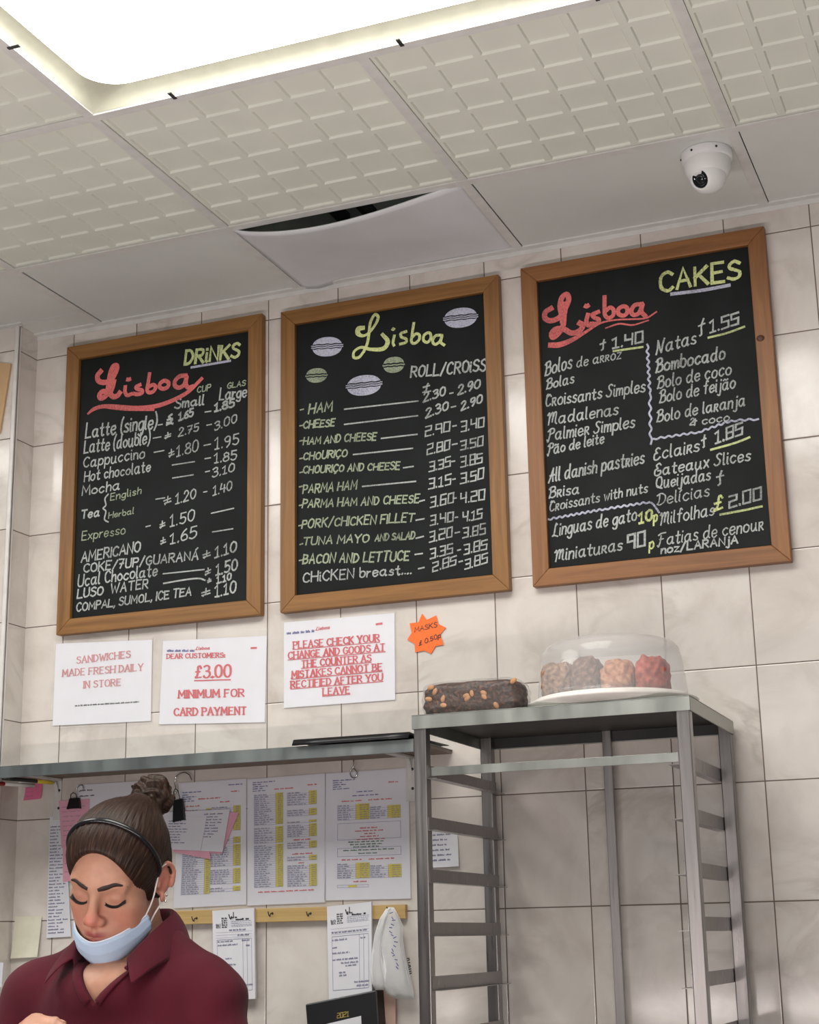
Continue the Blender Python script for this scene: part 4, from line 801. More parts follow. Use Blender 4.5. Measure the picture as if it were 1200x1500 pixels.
# price lists
Q1 = lambda x, y: (230 + x / 2.927, 1060 + y / 2.927)
def table(U, t, groups, name_cols, yel):
    pass
def price_list(corners, label, cols, red, blue, extra=None, Y=-.0042, sleeve=True):
    t = thing('price_list', at(*corners[3], Y), label, 'price list', 'printed price lists'); sheet(t, 'paper', 'paper_low', corners, Y); U = uvmap(corners, Y); rnd = random.Random(len(label))
    my, mg, mr, mbk, mk = MB(), MB(), MB(), MB(), MB()
    for (ua, ub, uc, ud, groups) in cols:
        for (va, vb) in groups:
            qd(my, U, uc, va, ud, vb, .0006); k = max(1, int((vb - va) / .0165))
            for i in range(k):
                v = va + (vb - va) * (i + 1) / k
                qd(mbk, U, ua, v - .0008, ud, v + .0006, .0008); words(mg, U, ua + .006, ua + (ub - ua) * rnd.uniform(.55, .95), v - .004, .0085, rnd, .85, .0008, .05)
                words(mbk, U, uc + (ud - uc) * .3, ud - .01, v - .004, .007, rnd, .7, .0008, .04)
            for uu in (ua, uc, ud): qd(mbk, U, uu - .0012, va, uu + .0012, vb, .0008)
    for (ua, ub, v) in red: words(mr, U, ua, ub, v, .011, rnd, .9, .0008, .07)
    for (ua, ub, v) in blue: words(mbk, U, ua, ub, v, .009, rnd, .9, .0008, .06)
    if extra: extra(U, my, mg, mr, mbk, mk, rnd)
    my.build('yellow_cells', M['ink_yellow'], t); mg.build('blue_print', M['ink_grey'], t); mr.build('red_print', M['ink_red'], t); mbk.build('dark_print', M['ink_blue'], t); mk.build('green_print', M['ink_green'], t)
    if sleeve:
        cc = np.array(corners, float); mid = cc.mean(0); sheet(t, 'plastic_sleeve', 'sleeve', [tuple(mid + (p - mid) * 1.02) for p in cc], Y - .0022, .0003)
    return t
hb = [(.06, .34, .085), (.06, .17, .105), (.06, .27, .122), (.06, .20, .139), (.06, .24, .156)]
price_list([Q1(95, 255), Q1(383, 236), Q1(383, 775), Q1(70, 792)], 'printed price list half covered by the clipped invoices, beside her bun', [(.10, .40, .42, .50, [(.22, .27), (.55, .90)]), (.50, .80, .82, .92, [(.21, .41), (.46, .51), (.52, .69), (.71, .83), (.85, .89)])], [(.30, .62, .145), (.78, .90, .10), (.62, .76, .18), (.12, .32, .20)], hb + [(.74, .95, .045)])
price_list([Q1(388, 239), Q1(720, 214), Q1(722, 766), Q1(388, 780)], 'printed price list in the middle of the three, with a long unbroken yellow price column', [(.09, .36, .37, .465, [(.125, .375), (.39, .52), (.53, .865)]), (.52, .79, .80, .895, [(.125, .235), (.265, .32), (.355, .375), (.385, .485), (.52, .575), (.63, .67), (.70, .87)])], [(.35, .62, .10), (.78, .90, .085), (.60, .82, .512), (.58, .86, .622), (.66, .74, .692), (.14, .86, .905)], [(.07, .36, .035), (.07, .18, .052), (.07, .27, .069), (.07, .20, .086), (.07, .24, .103)])
def ex3(U, my, mg, mr, mbk, mk, rnd):
    def frame(ua, va, ub, vb):
        for a in ((ua, va, ub, va + .002), (ua, vb - .002, ub, vb), (ua, va, ua + .003, vb), (ub - .003, va, ub, vb)): qd(mbk, U, *a, .0008)
    frame(.15, .405, .90, .535); frame(.15, .60, .90, .665); frame(.15, .885, .52, .905); qd(my, U, .28, .886, .38, .904, .0007)
    for (a, b, v) in ((.42, .64, .452), (.36, .70, .474), (.47, .60, .496), (.42, .64, .518), (.38, .72, .540)): words(mr, U, a, b, v, .010, rnd, .9, .0008, .06)
    for (a, b, v) in ((.28, .72, .558), (.30, .68, .578), (.34, .66, .597), (.22, .82, .622), (.40, .62, .648)): words(mk, U, a, b, v, .010, rnd, .9, .0008, .06)
price_list([Q1(724, 215), Q1(1078, 190), Q1(1088, 750), Q1(719, 758)], 'printed price list with boxed notes in its middle, nearest the steel rack', [(.15, .36, .37, .53, [(.255, .38), (.715, .835)]), (.54, .74, .75, .90, [(.28, .38), (.735, .835)])], [(.20, .44, .235), (.52, .82, .235), (.76, .88, .105), (.20, .44, .695), (.52, .82, .695), (.34, .52, .865)], [(.09, .36, .065), (.09, .20, .082), (.09, .25, .099), (.09, .19, .116), (.09, .30, .133), (.38, .58, .165), (.33, .64, .195)], ex3)

# hooks, clips and papers hanging on the tiles
def hook(path, r, label, Y=-.006):
    mb = MB(); mb.tube(smooth_pts([at(*p, Y) for p in path], 6), r, 8); tag(mb.build('wire_hook', M['chrome']), label, 'hook', 'wire hooks')
hook([(281, 1143), (277, 1135), (269, 1132), (260, 1136), (256, 1146), (258, 1158), (253, 1168), (255, 1182)], .0016, 'bent chrome wire hook holding the black bulldog clip above the invoices', -.012)
hook([(518, 1113), (518, 1122), (513, 1130), (515, 1138), (521, 1139), (523, 1132), (519, 1126)], .0015, 'small twisted wire hook above the price list nearest the rack', -.010)
hook([(112, 1180), (112, 1160), (114, 1153), (120, 1150), (122, 1156), (116, 1160)], .0013, 'thin wire hook above the black clip on the pink slips', -.010)
def paper(name, mat, corners, Y, label, cat, group=None, curl=None, ink=None, rows=0, u=(.1, .9), v=(.1, .9), inkmat='ink_grey', unit=.12, h=None):
    t = thing(name, at(*corners[3], Y), label, cat, group); sheet(t, 'paper', mat, corners, Y, .0006, curl)
    if rows:
        U0 = uvmap(corners, Y); U = (lambda a, b: U0(a, b) + np.array([0, -curl(a, b), 0])) if curl else U0
        rnd = random.Random(rows + len(label)); mb = MB()
        for i in range(rows): words(mb, U, u[0], u[0] + (u[1] - u[0]) * rnd.uniform(.5, 1), v[0] + (v[1] - v[0]) * (i + .5) / rows, h or (v[1] - v[0]) / rows * .45, rnd, .8, .0008, unit)
        mb.build('writing', M[inkmat], t)
    return t
GI = 'papers under the bulldog clip'
paper('invoice', 'pink', [(262, 1187), (350, 1190), (325, 1251), (256, 1246)], -.0080, 'pink slip sticking out right behind the white clipped invoices', 'paper', GI)
paper('invoice', 'pink', [(256, 1200), (300, 1206), (309, 1259), (254, 1248)], -.0095, 'pink slip peeping out below the white clipped invoices', 'paper', GI)
paper('invoice', 'paper_low', [(240, 1190), (337, 1185), (326, 1248), (243, 1244)], -.0115, 'white clipped invoice with columns of figures', 'paper', GI, rows=9, u=(.62, .92), v=(.08, .7), unit=.1)
paper('invoice', 'paper_low', [(238, 1197), (303, 1196), (294, 1245), (236, 1244)], -.0135, 'smaller white receipt lying on top of the clipped invoice', 'paper', GI, rows=9, u=(.15, .7), v=(.1, .85), unit=.1)
def bulldog(x, y, sx, sy, Y, label, rot=0):
    b = at(x, y, Y); s = CAM_F / 3.75; t = thing('bulldog_clip', b, label, 'clip', 'black bulldog clips'); w, h = sx / s / 2, sy / s; A = Matrix.Translation(b) @ Matrix.Rotation(rot, 4, 'Y')
    mb = MB(); V = [(-w, -.008, -h / 2), (w, -.008, -h / 2), (w * .8, -.002, h * .5), (-w * .8, -.002, h * .5), (-w, .008, -h / 2), (w, .008, -h / 2), (w * .8, .004, h * .5), (-w * .8, .004, h * .5)]
    mb.add([tuple(A @ Vector(p)) for p in V], [(0, 1, 2, 3), (5, 4, 7, 6), (1, 5, 6, 2), (4, 0, 3, 7), (3, 2, 6, 7)]); mb.build('clip_body', M['black'], t, bevel=.0008)
    mb = MB(); mb.tube([tuple(A @ Vector(p)) for p in ((-w * .5, -.004, h * .45), (-w * .4, -.006, h * .85), (0, -.007, h * 1.0), (w * .4, -.006, h * .85), (w * .5, -.004, h * .45))], .0012, 8); mb.build('clip_lever', M['black'], t)
bulldog(262, 1187, 20, 34, -.016, 'upright black bulldog clip gripping the white invoices', rot=-.12)
GS = 'pink slips behind her head'
paper('order_slip', 'pink', [(86, 1173), (131, 1170), (128, 1240), (90, 1242)], -.0070, 'pink slip under the black clip, left of her hair', 'paper', GS, rows=8, unit=.2, inkmat='ink_grey', h=.012)
paper('order_slip', 'pink', [(92, 1215), (128, 1215), (126, 1288), (92, 1292)], -.0055, 'lower pink slip hanging beside her forehead', 'paper', GS, rows=5, unit=.2, h=.012)
bulldog(109, 1177, 23, 17, -.012, 'wide black bulldog clip holding the pink slips left of her hair')
paper('printed_strip', 'paper_low', [(73, 1196), (95, 1195), (104, 1372), (68, 1374)], -.0045, 'long strip of dense print hanging left of her face', 'paper', rows=34, u=(.06, .95), v=(.08, .98), unit=.3)
paper('notice', 'paper_low', [(112, 1150), (205, 1144), (205, 1180), (112, 1186)], -.0040, 'pale printed notice mostly hidden behind her hair', 'paper', rows=2, u=(.05, .4), v=(.15, .6), unit=.1, h=.05, inkmat='ink_black')
paper('sticky_note', 'hotpink', [(38, 1149), (62, 1147), (61, 1170), (36, 1173)], -.0050, 'small hot pink sticky note under the shelf bracket', 'note', rows=3, unit=.2, h=.03, curl=lambda u, v: .006 * v * v)
paper('note', 'paper_warm', [(22, 1343), (61, 1342), (56, 1402), (17, 1404)], -.0050, 'yellowish blank-looking note on the tiles left of her shoulder', 'note', rows=3, u=(.1, .85), unit=.2, h=.012, inkmat='paper_warm', curl=lambda u, v: .005 * v * v)
paper('note', 'paper_low', [(-22, 1411), (5, 1410), (2, 1446), (-24, 1448)], -.0955, 'small white slip cut by the left picture edge', 'note', rows=4, unit=.2, h=.03)
paper('note', 'paper', [(622, 1216), (670, 1213), (673, 1269), (622, 1272)], -.0050, 'handwritten white note on the tiles seen through the steel rack', 'note', rows=6, u=(.25, .92), unit=.16, h=.05, curl=lambda u, v: .004 * v * v)

# hook rail with order pads and a bag
t = thing('hook_rail', (-.55, 0, 1.468), 'pale wooden hook rail on the tiles below the price lists', 'hook rail')
rl = MB(); zr0, zr1 = 1.4672, 1.5000; x0, x1 = -.865, -.2365
rl.add([(x0, -.015, zr0), (x1, -.015, zr0 + .001), (x1, -.001, zr0 + .001), (x0, -.001, zr0), (x0, -.015, zr1), (x1, -.015, zr1), (x1, -.001, zr1), (x0, -.001, zr1)], [(0, 3, 2, 1), (4, 5, 6, 7), (0, 1, 5, 4), (1, 2, 6, 5), (2, 3, 7, 6), (3, 0, 4, 7)], [(x0, 0), (x1, 0), (x1, .03), (x0, .03), (x0, .06), (x1, .06), (x1, .09), (x0, .09)]); rl.build('rail', M['rail'], t, bevel=.0015)
for px, py in ((288, 1345), (342, 1342), (399, 1338), (455, 1338), (512, 1335), (572, 1331)):
    h0 = at(px, py, -.015); mb = MB()
    mb.tube(smooth_pts([h0, h0 + np.array([0, -.010, -.001]), h0 + np.array([.003, -.018, -.007]), h0 + np.array([.004, -.026, -.004]), h0 + np.array([.003, -.029, .004])], 5), .0013, 8); mb.ball(h0, .003, 8, sc=(1, .4, 1)); mb.build('hook', M['darkmetal'], t)
def order_pad(c, label, rnd, script):
    Y = -.024; t = thing('order_pad', at(*c[3], Y), label, 'order pad', 'order pads'); cv = lambda u, v: .004 * math.sin(v * 3)
    mb = MB(); cc = [at(*p, Y) for p in c]; vs = [tuple(p) for p in cc] + [(p[0], p[1] + .007, p[2]) for p in cc]
    mb.add(vs, [(3, 2, 1, 0), (4, 5, 6, 7), (0, 1, 5, 4), (1, 2, 6, 5), (2, 3, 7, 6), (3, 0, 4, 7)]); mb.build('paper_block', M['paper'], t)
    U = uvmap(c, Y); mk, mw, ml = MB(), MB(), MB()
    for (a, b, v0, v1) in ((.22, .36, .08, .20), (.08, .20, .15, .20)): 
        for i in range(5): words(mk, U, a + i * .002, b, v0 + (v1 - v0) * (i + 1) / 5, (v1 - v0) / 6, rnd, .8, .0008, .06)
    qd(mk, U, .50, .03, .52, .09); words(mk, U, .44, .60, .10, .02, rnd, .8, .0008, .06); words(mk, U, .56, .88, .125, .022, rnd, .95, .0008, .2)
    for v in (.14, .16, .18, .195): words(mw, U, .46, .95, v, .008, rnd, .7, .0008, .06)
    for v in (.25, .28, .31): qd(mw, U, .08, v, .95, v + .002)
    for uu in (.10, .72, .82, .93): qd(mw, U, uu, .33, uu + .006, .90)
    qd(mw, U, .10, .33, .93, .334); qd(mw, U, .10, .90, .93, .904)
    for (a, b, v) in script: words(ml, U, a, b, v, .022, rnd, .7, .0008, .08)
    mk.build('printed_heading', M['ink_black'], t); mw.build('ruled_print', M['ink_grey'], t); ml.build('handwriting', M['ink_grey'], t)
order_pad([(311, 1334), (372, 1330), (374, 1463), (314, 1467)], 'white order pad hanging on the hook rail beside her left shoulder', random.Random(5), [(.4, .8, .24), (.6, .9, .30), (.12, .5, .36), (.7, .9, .36), (.12, .6, .40), (.8, .9, .42), (.3, .45, .55), (.1, .55, .62), (.78, .95, .85)])
order_pad([(479, 1328), (544, 1321), (545, 1460), (482, 1465)], 'white order pad hanging on the hook rail above the black diary', random.Random(9), [(.1, .9, .30), (.1, .45, .38), (.75, .9, .38), (.1, .25, .46), (.1, .5, .52), (.1, .7, .59), (.3, .7, .63), (.4, .65, .66), (.25, .4, .73), (.25, .45, .76), (.6, .95, .84), (.65, .95, .88)])
# black diary and the stick behind it
t = thing('diary', at(448, 1520, -.03), 'black 2021 diary propped against the tiles below the order pad', 'diary')
DC = [(447, 1471), (552, 1450), (560, 1570), (456, 1580)]
mb = MB(); cc = [at(*p, -.045) for p in DC]; vs = [tuple(p) for p in cc] + [(p[0] + .004, -.012, p[2]) for p in cc]
mb.add(vs, [(3, 2, 1, 0), (4, 5, 6, 7), (0, 1, 5, 4), (1, 2, 6, 5), (2, 3, 7, 6), (3, 0, 4, 7)]); mb.build('cover', M['black'], t, bevel=.003)
mb = MB(); write(mb, '2021', (494, 1491.5), (511, 1488.5), 7, -.045, .0018, 'box', .1, 0); mb.build('gold_lettering', M['gold'], t)
sheet(t, 'card', 'paper', [(478, 1500), (529, 1488), (532, 1550), (480, 1560)], -.0465, .0006)
mb = MB(); p0 = at(571, 1452, -.012); mb.box((p0[0] - .017, -.014, p0[2] - .25), (p0[0] + .014, -.004, p0[2] + .01)); tag(mb.build('wooden_strip', M['stick'], bevel=.002), 'pale wooden strip standing against the tiles below the white plastic bag', 'wooden strip')
# white carrier bag on the last hook
t = thing('plastic_bag', at(580, 1466, -.05), 'thin white plastic carrier bag hanging at the right end of the hook rail', 'plastic bag')
rb = random.Random(21)
def bag_loft(rows, name):
    rings = []
    for (px0, px1, py, d, yc) in rows:
        a, b = at(px0, py, yc), at(px1, py, yc); n = 40; ring = []
        for k in range(n):
            th = 2 * PI * k / n; wr = 1 + .10 * math.sin(5 * th + py * .07) + .06 * math.sin(9 * th + py * .11)
            c = (a + b) / 2; ring.append(tuple(c + (b - a) / 2 * math.cos(th) * (1 + .04 * math.sin(7 * th)) + np.array([0, d * math.sin(th) * wr, 0])))
        rings.append(ring)
    mb = MB(); mb.loft(rings); return mb.build(name, M['bag'], t)
bag_loft([(569, 577, 1329, .004, -.036), (562, 582, 1338, .008, -.036), (556, 590, 1356, .012, -.034), (553, 590, 1378, .015, -.033), (560, 593, 1400, .018, -.033), (562, 598, 1422, .021, -.033), (560, 603, 1442, .021, -.033), (566, 606, 1455, .014, -.031), (578, 607, 1463, .006, -.03)], 'bag_body')
bag_loft([(566, 572, 1331, .004, -.042), (556, 566, 1346, .006, -.045), (549, 560, 1370, .007, -.045), (545, 558, 1395, .008, -.045), (543, 562, 1420, .012, -.046), (545, 566, 1440, .012, -.046), (550, 562, 1450, .006, -.045)], 'bag_handle')
mb = MB(); rnd = random.Random(2)
for i in range(16):
    a = 1338 + i * 5.2; p = at(571 + i * .5 + 3 * math.sin(i), a, -.0525); mb.ribbon([p, p + np.array([rnd.uniform(.003, .008), 0, rnd.uniform(-.006, .003)])], .0018)
mb.build('blue_print', M['ink_blue'], t)
mb = MB()
for i in range(8): p = at(597 + i * .5, 1404 + i * 3.2, -.055); mb.ribbon([p, p + np.array([.004, 0, rnd.uniform(-.002, .002)])], .0026)
mb.build('dark_print', M['ink_black'], t)

# ------------------------------------------------------------------ steel tray rack
RX0, RX1, RY0, RY1, RZ = -.032, .541, -.460, -.022, 1.868
t = thing('tray_rack', ((RX0 + RX1) / 2, (RY0 + RY1) / 2, 0), 'tall steel tray rack with open runners, standing against the tiles at right', 'rack')
lt = .0265
mb = MB(); mb.box((RX0 - .003, RY0 - .003, RZ - .0025), (RX1 + .003, RY1 + .003, RZ)); H = .029
mb.box((RX0 - .003, RY0 - .003, RZ - H), (RX1 + .003, RY0, RZ)); mb.box((RX0 - .003, RY1, RZ - H), (RX1 + .003, RY1 + .003, RZ)); mb.box((RX0 - .003, RY0, RZ - H), (RX0, RY1, RZ)); mb.box((RX1, RY0, RZ - H), (RX1 + .003, RY1, RZ))
mb.build('top_tray', M['galv'], t, bevel=.0008)
mb = MB(); mb.box((RX0 + .001, RY0 + .001, RZ - .0045), (RX1 - .001, RY1 - .001, RZ - .0027)); mb.box((RX0 + .001, RY1 - .0022, RZ - H + .002), (RX1 - .001, RY1 - .0004, RZ - .0045)); mb.build('tray_shade_sheet', M['under'], t)  # added dark sheet and back strip: shade under the tray put into colour
for (x, y) in ((RX0, RY0), (RX1 - lt, RY0), (RX0, RY1 - lt), (RX1 - lt, RY1 - lt)):
    mb = MB(); mb.box((x, y, .10), (x + lt, y + lt, RZ - .003)); lg = mb.build('leg', M['steel'], t, bevel=.002)
    mb = MB(); mb.ball((x + lt / 2, y + lt / 2, .032), .032, 12, sc=(.35, 1, 1)); mb.box((x + .004, y, .045), (x + lt - .004, y + lt, .105)); mb.build('castor', M['black'], lg)
for k in range(14):
    zt = 1.661 + .1035 - .1035 * k
    if zt < .2: break
    for s in (0, 1):
        xa = RX0 + lt if s == 0 else RX1 - lt; sg = 1 if s == 0 else -1; mb = MB()
        xs = sorted((xa, xa + sg * .0018)); mb.box((xs[0], RY0 + .003, zt - .026), (xs[1], RY1 - .003, zt)); xs = sorted((xa, xa + sg * .021)); mb.box((xs[0], RY0 + .003, zt - .0275), (xs[1], RY1 - .003, zt - .026)); mb.build('runner', M['steel'], t)
mb = MB(); mb.box((RX0 + lt + .002, RY0 + .02, 1.744), (RX1 - lt - .002, RY0 + .0225, 1.762)); mb.box((RX0 + lt + .002, RY0 + .02, 1.7605), (RX1 - lt - .002, RY0 + .036, 1.762)); mb.build('crossbar', M['galv'], t, bevel=.0006)
mb = MB(); xm = .2625; mb.box((xm - .010, RY1 - .014, .3), (xm + .010, RY1 - .002, RZ - .004)); mb.build('back_upright', M['steel'], t, bevel=.001)
mb = MB(); mb.box((RX0 + lt, RY1 - .02, .3), (RX1 - lt, RY1 - .004, .33)); mb.box((RX0 + lt, RY0 + .004, .18), (RX1 - lt, RY0 + .02, .21)); mb.build('tie_bar', M['steel'], t)

# ------------------------------------------------------------------ food on the rack
rnd = random.Random(11)
def lumpy(c, r, n, amp, seed, power=2.6, squash=1.0):
    """superellipsoid with baked, broken lumps"""
    R = np.random.RandomState(seed); ph = R.uniform(0, 6.28, (14, 3)); fr = R.uniform(2, 13, (14, 3)); V = []
    m = n * 2
    for i in range(n + 1):
        for k in range(m):
            th = PI * i / n; f = 2 * PI * k / m; d = np.array([math.sin(th) * math.cos(f), math.sin(th) * math.sin(f), math.cos(th)])
            s = (abs(d[0]) ** power + abs(d[1]) ** power + abs(d[2]) ** power) ** (-1 / power); p = d * s
            w = sum(math.sin(p[0] * fr[q, 0] + ph[q, 0]) * math.sin(p[1] * fr[q, 1] + ph[q, 1]) * math.sin(p[2] * fr[q, 2] + ph[q, 2]) for q in range(14)) / 5
            V.append(tuple(np.array(c) + p * np.array(r) * (1 + amp * w)))
    fs = [(i * m + k, i * m + (k + 1) % m, (i + 1) * m + (k + 1) % m, (i + 1) * m + k) for i in range(n) for k in range(m)]
    return V, [f[::-1] for f in fs]
def crumb(name, stops, rough=.6, scale=38, bump=.8):
    m, nt, b = new_mat(name); L = nt.links.new; tc = N(nt, 'ShaderNodeTexCoord'); vo = N(nt, 'ShaderNodeTexVoronoi', i_Scale=scale); nz = N(nt, 'ShaderNodeTexNoise', i_Scale=scale * .9, i_Detail=6.0)
    L(tc.outputs['Object'], nz.inputs['Vector']); L(nz.outputs['Color'], vo.inputs['Vector']); L(ramp(nt, stops, nz.outputs['Fac']), b.inputs['Base Color']); b.inputs['Roughness'].default_value = rough
    bp = N(nt, 'ShaderNodeBump', i_Strength=bump, i_Distance=.004); L(nz.outputs['Fac'], bp.inputs['Height']); L(bp.outputs[0], b.inputs['Normal']); return m
M['loaf'] = crumb('dark_fruit_loaf', [(.3, (.010, .005, .004)), (.52, (.045, .017, .010)), (.66, (.12, .048, .026)), (.8, (.28, .15, .085))], .4, 150)
M['cake'] = crumb('brown_cake', [(.3, (.10, .045, .022)), (.5, (.26, .13, .07)), (.7, (.46, .28, .17))], .7, 130); M['cake_dark'] = crumb('dark_brown_cake', [(.3, (.06, .03, .02)), (.55, (.17, .085, .055)), (.75, (.32, .19, .13))], .7, 130)
M['cake_red'] = crumb('red_glazed_cake', [(.3, (.28, .03, .02)), (.55, (.52, .09, .055)), (.75, (.60, .26, .16))], .5, 90); M['nut'] = plain('almond', (.46, .23, .10), .5, vary=.2)
M['cake_tan'] = crumb('golden_cake', [(.3, (.25, .10, .05)), (.5, (.48, .20, .10)), (.7, (.60, .32, .18))], .6, 110)
lx0, lx1 = at(633, 1040, -.34)[0], at(776, 1034, -.34)[0]; lc = np.array([(lx0 + lx1) / 2, -.365, RZ + .036])
t = thing('nut_loaf', (lc[0], lc[1], RZ), 'dark fruit and nut loaf wrapped in clear film on top of the rack', 'loaf')
V, F = lumpy(lc, ((lx1 - lx0) / 2 * .98, .045, .0365), 44, .05, 4, 5.0); mb = MB(); mb.add(V, F, None, 0, True); lf = mb.build('loaf_body', M['loaf'], t)
for i in range(13):
    u, v = rnd.uniform(-.85, .9), rnd.uniform(-.8, .9); p = lc + np.array([u * (lx1 - lx0) / 2, -.0435, v * .031]); A = Matrix.Rotation(rnd.uniform(0, 3), 3, 'Y'); mb = MB(); mb.ball(p, .0068, 8, sc=(1.2, .45, .75), A=A); mb.build('almond', M['nut'], t)
V, F = lumpy(lc + np.array([0, 0, .001]), ((lx1 - lx0) / 2 * 1.02, .0495, .0395), 44, .05, 8, 5.0); mb = MB(); mb.add(V, F, None, 0, True); mb.build('cling_film', M['film'], t)
# cake dome
DC_ = np.array([.350, -.300]); DRb = .174
t = thing('cake_dome', (*DC_, RZ), 'milky clear cake dome on a white plate, holding cake on top of the rack', 'cake dome')
mb = MB(); mb.lathe([(.001, RZ), (DRb * .80, RZ), (DRb * .93, RZ + .003), (DRb, RZ + .014), (DRb + .0025, RZ + .0185), (DRb - .002, RZ + .0195), (DRb * .93, RZ + .008), (DRb * .88, RZ + .0065), (.001, RZ + .0065)], (*DC_, 0), 72); mb.build('plate', M['plate'], t)
zb = RZ + .009; prof = [(.156, 0), (.1565, .012), (.1545, .012), (.154, .03), (.150, .07), (.146, .100), (.141, .118), (.131, .1295), (.114, .1355), (.06, .138), (.0005, .1385)]
mb = MB(); mb.lathe([(r, zb + z) for r, z in prof], (*DC_, 0), 72); dl = mb.build('dome_lid', M['dome'], t)
mb = MB(); mb.lathe([(.158, zb - .001), (.163, zb + .006), (.161, zb + .017), (.1555, zb + .019), (.1545, zb + .014)], (*DC_, 0), 72); mb.build('lid_rim', M['plate'], dl)
mb = MB(); rg = []
for r_, z_ in ((.02, .0075), (.09, .009), (.120, .012), (.138, .022)):
    rg.append([(DC_[0] + r_ * math.cos(2 * PI * k / 60) * (1 + .03 * math.sin(k * 1.3)), DC_[1] + r_ * math.sin(2 * PI * k / 60), RZ + z_ + (.008 * math.sin(k * .9) * (r_ > .13)) + (.003 * math.sin(k * 2.1) * (r_ > .1))) for k in range(60)])
mb.loft(rg, cap0=True, cap1=False); mb.build('paper_liner', M['paper'], t, solid=.0008)
GC = 'cake pieces under the dome'
for (dx, dy, rx, ry, rz, mat, sd, lab) in ((-.098, -.050, .033, .045, .044, 'cake', 1, 'crumbly brown cake piece at the left under the dome'), (-.034, -.060, .029, .045, .047, 'cake_dark', 2, 'grey-brown cake piece second from the left under the dome'),
        (.031, -.060, .033, .045, .041, 'cake_tan', 3, 'reddish brown cake piece in the middle under the dome'), (.098, -.046, .032, .046, .043, 'cake_red', 5, 'red glazed cake piece at the right under the dome')):
    V, F = lumpy((DC_[0] + dx, DC_[1] + dy, RZ + .0125 + rz), (rx, ry, rz), 36, .16, sd, 3.4); mb = MB(); mb.add(V, F, None, 0, True); tag(mb.build('cake_piece', M[mat]), lab, 'cake', GC)
# ------------------------------------------------------------------ the person behind the counter
class Field:
    def __init__(s, xs, ys, zs):
        s.x, s.y, s.z = [np.asarray(a, np.float64) for a in (xs, ys, zs)]
        s.d = np.full((len(s.x), len(s.y), len(s.z)), .3, np.float32)
    def op(s, fn, lo, hi, k=.004, mode='add', pad=.02):
        sl = []; ax = []
        for a, l, h in zip((s.x, s.y, s.z), lo, hi):
            i0 = max(0, np.searchsorted(a, l - k - pad) - 1); i1 = min(len(a), np.searchsorted(a, h + k + pad) + 1); 
            if i1 <= i0: return
            sl.append(slice(i0, i1)); ax.append(a[i0:i1])
        P = np.stack(np.meshgrid(*ax, indexing='ij'), -1); b = fn(P).astype(np.float32); a = s.d[tuple(sl)]
        if mode == 'add':
            h = np.clip(.5 + .5 * (b - a) / k, 0, 1); r = b * (1 - h) + a * h - k * h * (1 - h)
        else:                                     # subtract
            b = -b; h = np.clip(.5 - .5 * (b - a) / k, 0, 1); r = b * (1 - h) + a * h + k * h * (1 - h)
        s.d[tuple(sl)] = r
    def mesh(s, smooth=2):
        """naive surface nets on the rectilinear grid"""
        D = s.d; S = D < 0; nx, ny, nz = D.shape
        c = [S[i:nx - 1 + i, j:ny - 1 + j, k:nz - 1 + k] for i in (0, 1) for j in (0, 1) for k in (0, 1)]
        cnt = sum(a.astype(np.int8) for a in c); act = (cnt > 0) & (cnt < 8)
        I = np.argwhere(act); idx = np.full(act.shape, -1, np.int64); idx[tuple(I.T)] = np.arange(len(I))
        acc = np.zeros((len(I), 3)); num = np.zeros(len(I))
        G_ = (s.x, s.y, s.z); offs = [(i, j, k) for i in (0, 1) for j in (0, 1) for k in (0, 1)]
        val = {o: D[I[:, 0] + o[0], I[:, 1] + o[1], I[:, 2] + o[2]].astype(np.float64) for o in offs}
        pos = {o: np.stack([G_[a][I[:, a] + o[a]] for a in range(3)], 1) for o in offs}
        for o in offs:
            for a in range(3):
                if o[a]: continue
                q = list(o); q[a] = 1; q = tuple(q); v0, v1 = val[o], val[q]; m = (v0 < 0) != (v1 < 0)
                t = np.where(m, v0 / np.where(m, v0 - v1, 1), 0)[:, None]; acc += np.where(m[:, None], pos[o] * (1 - t) + pos[q] * t, 0); num += m
        V = acc / num[:, None]; F = []
        for a in range(3):
            b, c_ = (a + 1) % 3, (a + 2) % 3; sh = [slice(None)] * 3
            lo = [slice(0, n) for n in D.shape]; hi = list(lo); lo[a] = slice(0, D.shape[a] - 1); hi[a] = slice(1, D.shape[a])
            e = S[tuple(lo)] != S[tuple(hi)]; E = np.argwhere(e); E = E[(E[:, b] > 0) & (E[:, c_] > 0) & (E[:, b] < D.shape[b] - 1) & (E[:, c_] < D.shape[c_] - 1)]
            ins = S[tuple(E.T)]; q = []
            for (db, dc) in ((-1, -1), (0, -1), (0, 0), (-1, 0)):
                w = E.copy(); w[:, b] += db; w[:, c_] += dc; q.append(idx[tuple(w.T)])
            q = np.stack(q, 1); q[~ins] = q[~ins][:, ::-1]; F.append(q)
        F = np.concatenate(F); F = F[(F >= 0).all(1)]
        for _ in range(smooth):
            A = np.zeros_like(V); n = np.zeros(len(V))
            for i in range(4):
                for j in ((i + 1) % 4, (i + 3) % 4): np.add.at(A, F[:, i], V[F[:, j]]); np.add.at(n, F[:, i], 1)
            V = V * .5 + .5 * A / np.maximum(n, 1)[:, None]
        return V, F
def grid_axis(lo, hi, flo, fhi, fine, coarse):
    a = list(np.arange(lo, flo, coarse)) if lo < flo else []; b = list(np.arange(flo, fhi, fine)); c = list(np.arange(fhi, hi, coarse)) if fhi < hi else []
    return np.array(a + b + c)
